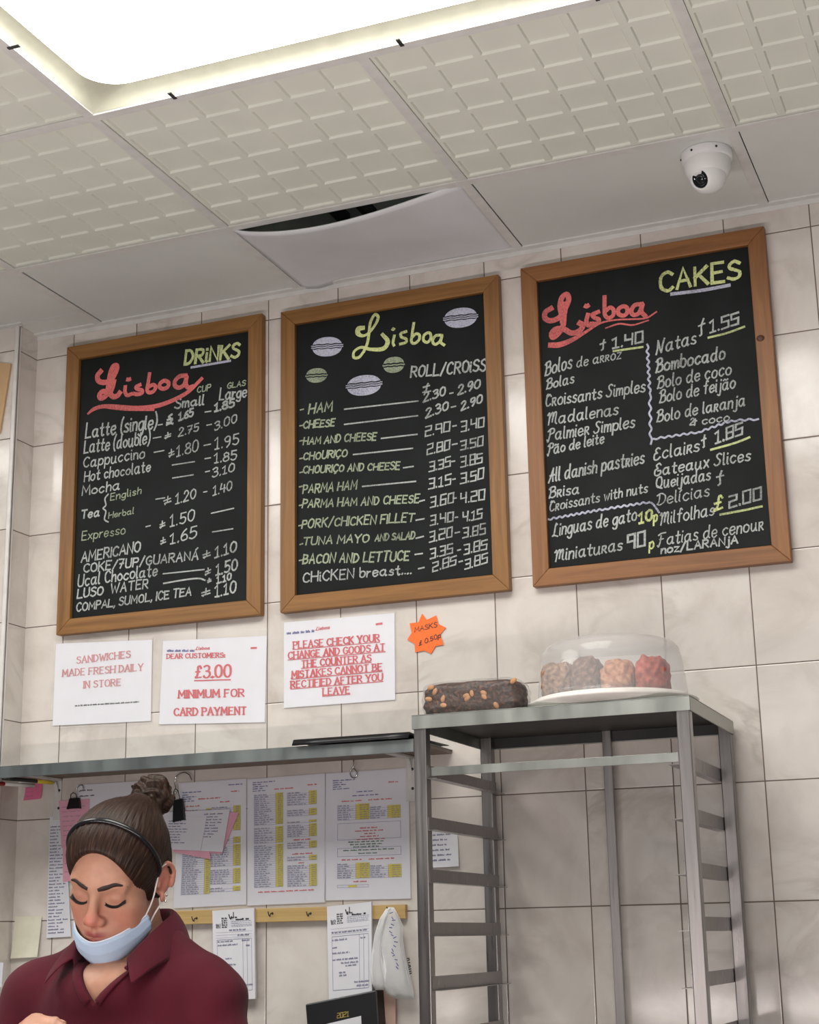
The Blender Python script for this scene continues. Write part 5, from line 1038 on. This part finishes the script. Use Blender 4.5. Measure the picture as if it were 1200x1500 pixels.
def mesh_obj(name, V, F, mats, parent, attr=None):
    base = np.array(parent['_base']); me = bpy.data.meshes.new(name); me.vertices.add(len(V)); me.vertices.foreach_set('co', (V - base).ravel())
    me.loops.add(F.size); me.loops.foreach_set('vertex_index', F.ravel()); me.polygons.add(len(F)); me.polygons.foreach_set('loop_start', np.arange(0, F.size, 4)); me.polygons.foreach_set('loop_total', np.full(len(F), 4))
    me.polygons.foreach_set('use_smooth', np.ones(len(F), bool))
    for m in mats if isinstance(mats, list) else [mats]: me.materials.append(m)
    me.update(); me.validate()
    if attr:
        for k, v in attr.items():
            a = me.attributes.new(k, 'FLOAT', 'POINT'); a.data.foreach_set('value', np.asarray(v, np.float32))
    o = bpy.data.objects.new(name, me); COL.objects.link(o); o.parent = parent; o['_base'] = parent['_base']; return o
def rot3(yaw, pit, rol):
    cy, sy, cp, sp, cr, sr = math.cos(yaw), math.sin(yaw), math.cos(pit), math.sin(pit), math.cos(rol), math.sin(rol)
    f, l, u = np.array([sy, -cy, 0]), np.array([cy, sy, 0]), np.array([0, 0, 1.]); f2 = cp * f - sp * u; u2 = cp * u + sp * f
    return np.stack([cr * l + sr * u2, f2, cr * u2 - sr * l], 1)
HO = np.array([-.2685, -1.194, 1.5265]); HS = .930; HR = rot3(math.radians(4.0), math.radians(24), math.radians(-8.0)); BO = np.array([0, 0, .011])   # head: her left, forward, up
def H(p): return HO + HS * (HR @ np.asarray(p, float))
def loc(P): return (P - HO) @ HR / HS
def ellip(c, r, A=None, head=False, s=1.0):
    c, r = np.array(c, float), np.array(r, float)
    def fn(P):
        q = loc(P) if head else P; q = q - c
        if A is not None: q = q @ A
        k0 = np.linalg.norm(q / r, axis=-1); k1 = np.linalg.norm(q / (r * r), axis=-1); return k0 * (k0 - 1) / np.maximum(k1, 1e-9) * (HS if head else 1)
    return fn
def caps(a, b, ra, rb, head=False):
    a, b = np.array(a, float), np.array(b, float); ba = b - a; L2 = ba @ ba
    def fn(P):
        q = loc(P) if head else P; t = np.clip(((q - a) @ ba) / L2, 0, 1); return (np.linalg.norm(q - a - t[..., None] * ba, axis=-1) - (ra + (rb - ra) * t)) * (HS if head else 1)
    return fn
class Sculpt:
    def __init__(s, fld): s.f = fld
    def e(s, c, r, k=.004, mode='add', A=None, head=False):
        R = max(r) * 1.05; c0 = H(c) if head else np.array(c) + BO; c = c if head else c0; s.f.op(ellip(c, r, A, head), c0 - R, c0 + R, k, mode)
    def c(s, a, b, ra, rb, k=.004, mode='add', head=False):
        A, B = (H(a), H(b)) if head else (np.array(a, float) + BO, np.array(b, float) + BO); R = max(ra, rb); s.f.op(caps(a if head else A, b if head else B, ra, rb, head), np.minimum(A, B) - R, np.maximum(A, B) + R, k, mode)
    def path(s, P, r, k=.003, mode='add', head=False):
        for i in range(len(P) - 1):
            s.c(P[i], P[i + 1], r[i] if isinstance(r, list) else r, r[i + 1] if isinstance(r, list) else r, k, mode, head)

person = thing('person', (-.25, -1.17, 0), 'dark-haired person in a maroon polo shirt looking down, blue face mask pulled under the mouth', 'person')
PX, PY = -.266, -1.170
fld = Field(grid_axis(-.62, .14, -.40, -.12, .0024, .006), grid_axis(-1.62, -1.00, -1.36, -1.06, .0024, .005), grid_axis(.86, 1.70, 1.36, 1.68, .0024, .006))
S_ = Sculpt(fld)
# torso, neck and arms
S_.e((PX, PY, 1.16), (.145, .095, .22)); S_.e((PX, PY + .005, 1.28), (.150, .088, .10), .03); S_.c((PX - .14, PY, 1.318), (PX + .14, PY, 1.322), .042, .042, .03)
for sg in (-1, 1): S_.c((PX + sg * .02, PY + .03, 1.42), (PX + sg * .13, PY + .005, 1.345), .030, .034, .03)
S_.e((PX, PY - .045, 1.335), (.085, .055, .05), .03); S_.e((PX, PY, .98), (.135, .095, .14), .03)
S_.c((PX, PY + .015, 1.37), H((0, -.022, -.045)), .055, .052, .02)
SHL, ELB_L, WR_L = (PX + .153, PY, 1.318), (PX + .235, PY - .06, 1.075), (PX + .075, PY - .275, 1.205)
SHR, ELB_R, WR_R = (PX - .168, PY, 1.326), (PX - .245, PY - .06, 1.080), (PX - .030, PY - .290, 1.262)
for s0, e0, w0 in ((SHL, ELB_L, WR_L), (SHR, ELB_R, WR_R)):
    S_.c(s0, e0, .047, .036, .03); S_.c(e0, w0, .037, .024, .012)
def hand(w, d, up, side, curl):
    """palm, four unequal bent fingers and a thumb; d towards the fingers, up out of the back of the hand, side towards the thumb"""
    w, d, up, side = [np.array(v, float) for v in (w, d, up, side)]; d /= np.linalg.norm(d); up -= d * (up @ d); up /= np.linalg.norm(up); side = np.cross(up, d) * (1 if np.cross(up, d) @ side > 0 else -1)
    for q in (-.018, -.006, .007, .019): S_.c(w + side * q * .6, w + d * .075 + side * q * 1.15 + up * .004, .0135, .0115, .010)
    for q, L in ((.026, .066), (.009, .074), (-.008, .070), (-.025, .056)):
        p = w + d * .078 + side * q + up * .003; a = 0.25; P = [p]
        for seg in (.46, .30, .24):
            a += curl; p = p + (d * math.cos(a) - up * math.sin(a)) * L * seg; P.append(p)
        S_.path(P, [.0092, .0085, .0078, .0066], .003)
    p = w + d * .022 + side * .022; P = [p, p + side * .022 + d * .022 - up * .008, p + side * .026 + d * .048 - up * .018, p + side * .020 + d * .070 - up * .026]; S_.path(P, [.013, .0105, .0095, .0075], .006)
hand(WR_R, (.62, -.30, .30), (-.15, -.5, .85), (.3, .2, .6), .42); hand(WR_L, (-.70, -.42, .20), (.1, -.5, .85), (-.3, .2, .6), .45)
# head
e = lambda c, r, k=.004, mode='add', A=None: S_.e(c, r, k, mode, A, True)
c_ = lambda a, b, ra, rb, k=.004, mode='add': S_.c(a, b, ra, rb, k, mode, True)
e((0, -.005, .045), (.073, .094, .081)); e((0, .030, .030), (.064, .067, .068), .02); e((0, .033, -.030), (.0555, .061, .062), .02)
e((0, .028, -.066), (.049, .057, .041), .025); e((0, .077, -.090), (.021, .020, .017), .028)
for s in (-1, 1):
    e((s * .042, .058, -.016), (.022, .024, .022), .02); c_((s * .012, .0925, .0265), (s * .046, .078, .0275), .0075, .0075, .014)
    e((s * .043, .042, -.052), (.016, .028, .028), .025)
    e((s * .032, .103, .006), (.019, .0145, .0120), .010, 'sub'); e((s * .0325, .0765, .004), (.0165, .0145, .0135), .005)
    c_((s * .020, .0885, .0175), (s * .046, .0795, .0165), .0028, .0028, .006)
e((0, .064, -.061), (.036, .037, .029), .02)
c_((0, .092, .020), (0, .1085, -.020), .0070, .0088, .010); e((0, .1120, -.0285), (.0120, .0120, .0105), .008)
for s in (-1, 1): e((s * .0128, .1030, -.0345), (.0078, .0100, .0078), .006)
c_((0, .108, -.037), (0, .101, -.052), .0042, .0030, .006)
for s in (-1, 1): e((s * .0066, .1085, -.0405), (.0034, .0044, .0030), .003, 'sub')
for s in (-1, 1):
    c_((0, .1035, -.0575), (s * .021, .0945, -.0625), .0050, .0030, .005); c_((0, .1015, -.0705), (s * .019, .0935, -.0660), .0060, .0032, .006)
e((0, .110, -.0637), (.024, .010, .0013), .003, 'sub')
for s in (-1, 1):                                 # ears
    ax = np.array([[.93, s * .36, 0], [-s * .36, .93, 0], [0, 0, 1.]]).T
    e((s * .0735, -.016, .001), (.0075, .0195, .029), .006, 'add', ax)
    ring = [(s * (.0765 + .004 * math.cos(t) * -1), -.018 + .0165 * math.cos(t) * 1.0 - (.003 if math.sin(t) > 0 else 0), .003 + .0275 * math.sin(t)) for t in np.linspace(-.5, PI + .75, 14)]
    ring = [(x + s * (.010 * max(0, (-.012 - y) / .03)), y, z) for x, y, z in ring]; S_.path(ring, .0036, .003, head=True)
    e((s * .0785, -.006, -.028), (.0045, .0075, .0090), .005); e((s * .0855, -.012, -.002), (.0075, .0085, .0120), .004, 'sub'); e((s * .0755, .002, -.003), (.004, .005, .006), .004)
V, F = fld.mesh(2)
Lc = loc(V); lip = np.zeros(len(V))
for (cx, cz, rx, rz) in ((0, -.0580, .022, .0055), (0, -.0700, .020, .0060)): lip = np.maximum(lip, np.exp(-(((Lc[:, 0] - cx) / rx) ** 4 + ((Lc[:, 2] - cz) / rz) ** 4)) * (Lc[:, 1] > .085))
blush = np.exp(-(((Lc[:, 0]) / .018) ** 2 + ((Lc[:, 2] + .030) / .018) ** 2)) * (Lc[:, 1] > .09)
for s in (-1, 1):
    blush = np.maximum(blush, .55 * np.exp(-(((Lc[:, 0] - s * .045) / .024) ** 2 + ((Lc[:, 2] + .035) / .022) ** 2)) * (Lc[:, 1] > .02))
    blush = np.maximum(blush, .9 * np.exp(-(((Lc[:, 1] + .014) / .024) ** 2 + (Lc[:, 2] / .035) ** 2)) * (s * Lc[:, 0] > .071))
lid = np.zeros(len(V))
for s in (-1, 1): lid = np.maximum(lid, np.exp(-(((Lc[:, 0] - s * .032) / .020) ** 4 + ((Lc[:, 2] - .004) / .012) ** 4)) * (Lc[:, 1] > .06))
m, nt, b = new_mat('skin'); Lk = nt.links.new
tc = N(nt, 'ShaderNodeTexCoord'); nz = N(nt, 'ShaderNodeTexNoise', i_Scale=60.0, i_Detail=4.0); Lk(tc.outputs['Object'], nz.inputs['Vector'])
prev = ramp(nt, [(.3, (.40, .205, .135)), (.7, (.46, .245, .165))], nz.outputs['Fac'])
for at_, col, k in (('blush', (.52, .155, .12), .7), ('lid', (.36, .16, .11), .5), ('lip', (.27, .060, .060), .95)):
    an = N(nt, 'ShaderNodeAttribute', attribute_name=at_); mu = N(nt, 'ShaderNodeMath', operation='MULTIPLY', i_1=k); Lk(an.outputs['Fac'], mu.inputs[0])
    mx = N(nt, 'ShaderNodeMix', data_type='RGBA'); Lk(mu.outputs[0], mx.inputs[0]); Lk(prev, mx.inputs[6]); mx.inputs[7].default_value = (*col, 1); prev = mx.outputs[2]
Lk(prev, b.inputs['Base Color']); b.inputs['Roughness'].default_value = .48; b.inputs['Specular IOR Level'].default_value = .35
b.inputs['Subsurface Weight'].default_value = .12; b.inputs['Subsurface Radius'].default_value = (.01, .004, .002); b.inputs['Subsurface Scale'].default_value = .6
M['skin'] = m
body = mesh_obj('body', V, F, M['skin'], person, dict(lip=lip, blush=blush, lid=lid))
bvh = BVHTree.FromPolygons([tuple(v) for v in V], [tuple(f) for f in F])
def on_face(x, z, off=.0, origin_y=.25):
    o = H((x, origin_y, z)); d = -(HR @ np.array([0, 1., 0])); h = bvh.ray_cast(Vector(o), Vector(d)); 
    p = np.array(h[0]) if h[0] is not None else H((x, .09, z)); return p - d * off
# eyebrows and lashes
M['brow'] = plain('dark_brow_hair', (.022, .012, .009), .7, vary=.5, scale=900); M['lash'] = plain('black_lash', (.010, .007, .006), .6)
for s in (-1, 1):
    mb = MB(); P = [on_face(s * x, z, .0003) for x, z in ((.0100, .0238), (.018, .0266), (.027, .0290), (.036, .0318), (.045, .0305), (.0545, .0250))]
    n_ = tuple(HR @ np.array([0, 1., 0])); mb.tube(smooth_pts(P, 5), [float(np.interp(i, [0, 6, 16, 25], [.0032, .0046, .0036, .0008])) for i in range(26)], 8, flat=.45, up=tuple(HR @ np.array([0, .25, 1.]))); mb.build('eyebrow', M['brow'], person)
    mb = MB(); P = [on_face(s * x, z, .0004) for x, z in ((.0165, -.0022), (.022, -.0064), (.030, -.0084), (.039, -.0068), (.046, -.0016), (.050, .0018))]
    Q = smooth_pts(P, 5); mb.tube(Q, [float(np.interp(i, [0, 8, 18, 25], [.0004, .0009, .0011, .0004])) for i in range(len(Q))], 6)
    dn = HR @ np.array([0, .75, -.66])
    for i in range(2, len(Q) - 1):
        for h_ in (0, .5):
            p = Q[i] * (1 - h_) + Q[i + 1] * h_; t_ = i / len(Q); sd = HR @ np.array([s * (t_ - .45) * .9, 0, 0]); L_ = .0050 + .0035 * t_
            mb.tube([p, p + (dn + sd) * L_ * .55, p + (dn * .9 + sd) * L_ + HR @ np.array([0, 0, .0012])], [.0006, .0005, .0001], 5)
    mb.build('eyelash', M['lash'], person)
# hair, bun and headband
hf = Field(np.arange(-.40, -.10, .0024), np.arange(-1.33, -1.02, .0024), np.arange(1.42, 1.72, .0024)); S_ = Sculpt(hf)
e((0, -.010, .050), (.0835, .102, .0935)); e((0, -.035, -.005), (.073, .072, .062), .03); e((0, .020, .058), (.0775, .079, .076), .02)
e((0, .110, -.010), (.0665, .090, .0960), .012, 'sub'); e((0, .085, -.080), (.10, .095, .085), .01, 'sub')
for s in (-1, 1): e((s * .088, -.014, -.006), (.028, .027, .041), .008, 'sub'); e((s * .070, -.006, -.062), (.030, .036, .030), .008, 'sub'); e((s * .075, .055, -.055), (.03, .045, .055), .008, 'sub')
e((0, -.03, -.115), (.12, .12, .052), .01, 'sub')
BUN = np.array(at(224, 1166, -1.130)); BL = loc(BUN)
rr = np.random.RandomState(4)
e(BL, (.025, .025, .023), .012); S_.c(BUN, H(BL * .55 + np.array([0, -.02, .05]) * .45), .024, .032, .02)
for q in range(7):
    A_ = np.linalg.qr(rr.normal(size=(3, 3)))[0]; P = []
    for k in range(15): t_ = k / 14 * 2 * PI * .9 + q; P.append(BL + A_ @ np.array([math.cos(t_) * .031, math.sin(t_) * .028, .008 * math.sin(2 * t_)]))
    S_.path([tuple(p) for p in P], .0078, .0015, head=True)
S_.c(H(BL + np.array([-.030, .006, -.006])), H(BL + np.array([-.040, .004, .004])), .006, .003, .004)
V, F = hf.mesh(2)
L2 = loc(V); axd = BL / np.linalg.norm(BL); c0 = np.array([0, 0, .02]); q = L2 - c0; al = q @ axd; rad = q - al[:, None] * axd
u1 = np.cross(axd, [1, 0, 0]); u1 /= np.linalg.norm(u1); u2 = np.cross(axd, u1); phi = np.arctan2(rad @ u2, rad @ u1)
isbun = np.linalg.norm(L2 - BL, axis=1) < .046
nrm = q / np.linalg.norm(q, axis=1)[:, None]; groove = (np.sin(phi * 61 + 2.2 * np.sin(al * 60) + 1.2 * np.sin(phi * 7)) * .5 + .5 * np.sin(phi * 113 + 1.7 * np.sin(al * 45))) * .0009
qb = L2 - BL; rb_ = np.linalg.norm(qb, axis=1); az = np.arctan2(qb[:, 2] - .3 * qb[:, 1], qb[:, 0]); gb = (.0026 * np.sin(2 * az + 260 * np.abs(qb[:, 1] + .012) + 2 * np.sin(3 * az)) + .0014 * np.sin(5 * az + 420 * np.hypot(qb[:, 0], qb[:, 2])))
V = V + np.where(isbun, gb / np.maximum(rb_, .01), 0)[:, None] * (qb @ HR.T) * HS + np.where(isbun[:, None], 0, 1) * (nrm * groove[:, None]) @ HR.T * HS
m, nt, b = new_mat('dark_brown_hair'); Lk = nt.links.new
an = N(nt, 'ShaderNodeAttribute', attribute_name='strand'); an2 = N(nt, 'ShaderNodeAttribute', attribute_name='along'); cx = N(nt, 'ShaderNodeCombineXYZ'); Lk(an.outputs['Fac'], cx.inputs[0]); Lk(an2.outputs['Fac'], cx.inputs[1])
nz = N(nt, 'ShaderNodeTexNoise', i_Scale=1.0, i_Detail=3.0); Lk(cx.outputs[0], nz.inputs['Vector'])
Lk(ramp(nt, [(.3, (.011, .0055, .0040)), (.55, (.028, .0145, .0100)), (.75, (.070, .038, .025))], nz.outputs['Fac']), b.inputs['Base Color']); b.inputs['Roughness'].default_value = .45; b.inputs['Specular IOR Level'].default_value = .17
bp = N(nt, 'ShaderNodeBump', i_Strength=.5, i_Distance=.002); Lk(nz.outputs['Fac'], bp.inputs['Height']); Lk(bp.outputs[0], b.inputs['Normal']); M['hair'] = m
def split_faces(V, F, mask):
    keep = mask[F].all(1); f = F[keep]; u_, inv = np.unique(f, return_inverse=True); return V[u_], inv.reshape(f.shape), u_
for nm, mk, par in (('hair', ~isbun, None), ('bun', isbun, 'hair')):
    mk2 = mk.copy()
    if nm == 'hair': mk2 = mk2 | (np.linalg.norm(L2 - BL, axis=1) > .042)
    v_, f_, u_ = split_faces(V, F, mk2); strand = np.where(isbun, L2[:, 0] * 300 + L2[:, 2] * 200, phi * 45)[u_]; along = np.where(isbun, L2[:, 1] * 300, al * 25)[u_]
    o = mesh_obj(nm, v_, f_, M['hair'], person if par is None else hair_o, dict(strand=strand, along=along))
    if par is None: hair_o = o
hv = BVHTree.FromPolygons([tuple(v) for v in V], [tuple(f) for f in F])
band = []
for a in np.linspace(-1.72, 1.72, 60):
    up = np.array([0, .46, 1.0]); up /= np.linalg.norm(up); d = math.cos(a) * up + math.sin(a) * np.array([1., 0, 0]); d2 = HR @ d; o0 = H((0, .004, .018)); h = hv.ray_cast(Vector(o0 + d2 * .3), Vector(-d2))
    if h[0] is not None: band.append(np.array(h[0]) + d2 * .0012)
mb = MB(); band = [np.mean(band[max(0, i - 2):i + 3], axis=0) for i in range(len(band))]; mb.tube(band, .0052, 8, flat=.8); M['band'] = plain('glossy_black_headband', (.008, .008, .010), .18); mb.build('headband', M['band'], person)
# shirt
M['polo'] = plain('maroon_pique', (.072, .0050, .0135), .85, vary=.12, scale=14, bump=.25, bscale=900, spec=.2); M['polo'].node_tree.nodes['Principled BSDF'].inputs['Sheen Weight'].default_value = .05
sf = Field(np.arange(-.60, .11, .0040), np.arange(-1.42, -.98, .0040), np.arange(.86, 1.50, .0040)); S_ = Sculpt(sf)
S_.e((PX, PY, 1.15), (.168, .118, .24)); S_.e((PX, PY + .002, 1.28), (.168, .106, .105), .03); S_.c((PX - .145, PY, 1.318), (PX + .135, PY, 1.322), .058, .058, .03)
for sg in (-1, 1):
    S_.c((PX + sg * .02, PY + .03, 1.425), (PX + sg * .14, PY + .003, 1.345), .040, .045, .03); S_.e((PX + sg * .068, PY - .085, 1.195), (.070, .058, .072), .04)
S_.e((PX, PY - .045, 1.335), (.095, .064, .055), .03); S_.e((PX, PY, .96), (.155, .115, .16), .04)
for s0, e0 in ((SHL, ELB_L), (SHR, ELB_R)):
    s0, e0 = np.array(s0), np.array(e0); S_.c(s0, s0 * .22 + e0 * .78, .060, .062, .03)
# neck opening and the open placket
S_.c((PX, PY + .005, 1.405), H((0, -.03, -.05)), .056, .075, .008, 'sub'); S_.c((PX, PY - .03, 1.41), (PX, PY - .12, 1.44), .050, .07, .008, 'sub')
def wedge(P):
    x, y, z = P[..., 0] - PX - .008, P[..., 1], P[..., 2]; hw = np.clip((z - 1.332) * .80, -1, .052); return np.maximum(np.abs(x) - hw, y - (PY - .070))
sf.op(wedge, (PX - .08, -1.40, 1.31), (PX + .08, PY - .06, 1.47), .004, 'sub')
V, F = sf.mesh(2)
x, y, z = V[:, 0] - PX, V[:, 1] - PY, V[:, 2]
fold = .0042 * np.sin(30 * (x * .9 + z * .5) + 3 * np.sin(9 * z)) * np.clip((1.36 - z) * 8, 0, 1) * (y < .03) + .0030 * np.sin(52 * (z - .6 * np.abs(x)) + 2 * np.sin(14 * x)) * np.clip((np.abs(x) - .09) * 12, 0, 1)
nn = np.stack([x * .6, y, 0 * z], 1); nn /= np.linalg.norm(nn, axis=1)[:, None] + 1e-6; V = V + nn * fold[:, None]
shirt = mesh_obj('polo_shirt', V, F, M['polo'], person)
CS = [((0, .085, 1.468), (0, .108, 1.428)), ((.036, .076, 1.467), (.052, .096, 1.424)), ((.060, .040, 1.458), (.086, .052, 1.410)), ((.066, -.005, 1.442), (.098, -.010, 1.392)), ((.062, -.048, 1.418), (.094, -.072, 1.374)), ((.050, -.082, 1.390), (.080, -.118, 1.348))]
full = [((-a[0], a[1], a[2]), (-b_[0], b_[1], b_[2])) for a, b_ in CS[:0:-1]] + CS
rings = []; A1 = smooth_pts([np.array(a) for a, b_ in full], 5); B1 = smooth_pts([np.array(b_) for a, b_ in full], 5)
for a, b_ in zip(A1, B1):
    a = a + np.array([PX, PY, 0]) + BO; b_ = b_ + np.array([PX, PY, 0]) + BO; ctr = np.array([PX, PY + .01, 0]); out = a - ctr; out[2] = 0; out /= np.linalg.norm(out)
    inner = a - out * .004 + np.array([0, 0, -.030]); mid = (a + b_) / 2 + out * .005 + np.array([0, 0, .006]); rings.append([tuple(inner), tuple(a - out * .003 - np.array([0, 0, .004])), tuple(a + np.array([0, 0, .001])), tuple(a + out * .004), tuple(mid), tuple(b_ + out * .002)])
mb = MB(); mb.loft(rings, closed=False); mb.build('collar', M['polo'], shirt, solid=.0032, subsurf=1)
sv = BVHTree.FromPolygons([tuple(v) for v in V], [tuple(f) for f in F])
for sg in (-1, 1):                                # facing strips along the open front
    P = []
    for t_ in np.linspace(0, 1, 10):
        z0 = 1.400 - .069 * t_; xx = PX + .008 + sg * (max(.0005, (z0 - 1.332) * .80) + .006); h = sv.ray_cast(Vector((xx, -1.5, z0)), Vector((0, 1, 0))); P.append(np.array(h[0]) + np.array([0, -.001, 0]) if h[0] is not None else np.array([xx, PY - .1, z0]))
    P = [np.mean(P[max(0, i - 1):i + 2], axis=0) for i in range(len(P))]
    mb = MB(); mb.tube(P, .0075, 8, flat=.3, up=(sg, 0, .3)); mb.build('placket', M['polo'], shirt)
# trousers and shoes below the counter line
M['trousers'] = plain('black_trousers', (.012, .012, .014), .8); mb = MB()
def ring(cx, cy, z, rx, ry, n=28): return [(cx + rx * math.cos(2 * PI * k / n), cy + ry * math.sin(2 * PI * k / n), z) for k in range(n)]
for sg in (-1, 1): mb.loft([ring(PX + sg * .085, PY, zz, rx, ry) for zz, rx, ry in ((.03, .050, .055), (.10, .052, .055), (.30, .058, .062), (.48, .062, .064), (.70, .080, .084), (.84, .088, .100))])
mb.loft([ring(PX, PY, zz, rx, ry) for zz, rx, ry in ((.76, .150, .105), (.84, .172, .122), (.92, .168, .120), (.99, .150, .105))]); mb.build('trousers', M['trousers'], person)
for sg in (-1, 1):
    mb = MB(); mb.loft([[(PX + sg * .085 + .042 * w_ * math.cos(a), yy, max(.001, .032 * h_ + .032 * h_ * math.sin(a))) for a in np.linspace(0, 2 * PI, 20, endpoint=False)] for yy, w_, h_ in ((PY + .07, .5, .7), (PY + .05, .85, 1.1), (PY - .02, .9, 1.15), (PY - .10, 1.1, .9), (PY - .16, 1.0, .7), (PY - .19, .5, .5))]); mb.build('shoe', M['black'], person)
# face mask under the mouth, its loops, two ear studs
M['mask'] = plain('pale_blue_mask', (.40, .52, .68), .75, vary=.05, scale=20, bump=.3, bscale=700); M['mask_in'] = plain('white_mask_lining', (.66, .70, .78), .75)
# upper edge and lower edge, from her right cheek to her left, in head space
UP = [(-.060, .046, -.052), (-.051, .072, -.057), (-.034, .094, -.064), (-.012, .1075, -.0685), (.004, .1085, -.069), (.022, .101, -.065), (.042, .083, -.058), (.058, .057, -.050), (.067, .036, -.042)]
DN = [(-.056, .040, -.068), (-.050, .060, -.085), (-.036, .082, -.103), (-.014, .093, -.114), (.004, .095, -.116), (.022, .089, -.115), (.042, .072, -.105), (.058, .046, -.090), (.066, .028, -.076)]
U_, D_ = smooth_pts([np.array(p) for p in UP], 6), smooth_pts([np.array(p) for p in DN], 6); rings = []
for i, (a, b_) in enumerate(zip(U_, D_)):
    col = []
    for j in range(9):
        v = j / 8; p = a * (1 - v) + b_ * v; out = np.array([p[0] * .8, p[1] * .6, -.01]); out /= np.linalg.norm(out); p = p + out * (.006 * math.sin(PI * v) + .0013 * math.sin(v * 3 * 2 * PI) + .0025); col.append(tuple(H(p)))
    rings.append(col)
mb = MB(); mb.loft(rings, closed=False); mk = mb.build('face_mask', [M['mask'], M['mask_in']], person); md = mk.modifiers.new('solid', 'SOLIDIFY'); md.thickness = .0016; md.offset = 0
mb = MB(); E_ = [H(p + np.array([p[0] * .03, .0022, .0004])) for p in U_]; mb.tube(E_, .0019, 6, flat=.6); mb.build('mask_edge', M['mask_in'], mk)
M['loop'] = plain('white_elastic', (.74, .70, .70), .7)
for s in (-1, 1):
    i = -1 if s > 0 else 0
    tp, bt = np.array(UP[i]), np.array(DN[i])
    for P in ([tp + np.array([0, .006, -.002]), (s * .073, .022, -.020), (s * .077, .008, .012), (s * .079, -.004, .028), (s * .082, -.024, .030)], [bt + np.array([0, .004, .006]), (s * .072, .014, -.050), (s * .0785, -.010, -.034), (s * .080, -.026, -.026), (s * .080, -.036, -.006)]):
        mb = MB(); mb.tube([H(p) for p in smooth_pts([np.array(p, float) for p in P], 5)], .0016, 6, flat=.7); mb.build('ear_loop', M['loop'], mk)
M['stud'] = plain('silver_stud', (.85, .85, .85), .12, 1.0)
for (yy, zz) in ((-.012, -.0255), (-.006, -.0340)):
    mb = MB(); mb.ball(H((.0840, yy, zz)), .0021, 10); mb.build('ear_stud', M['stud'], person)
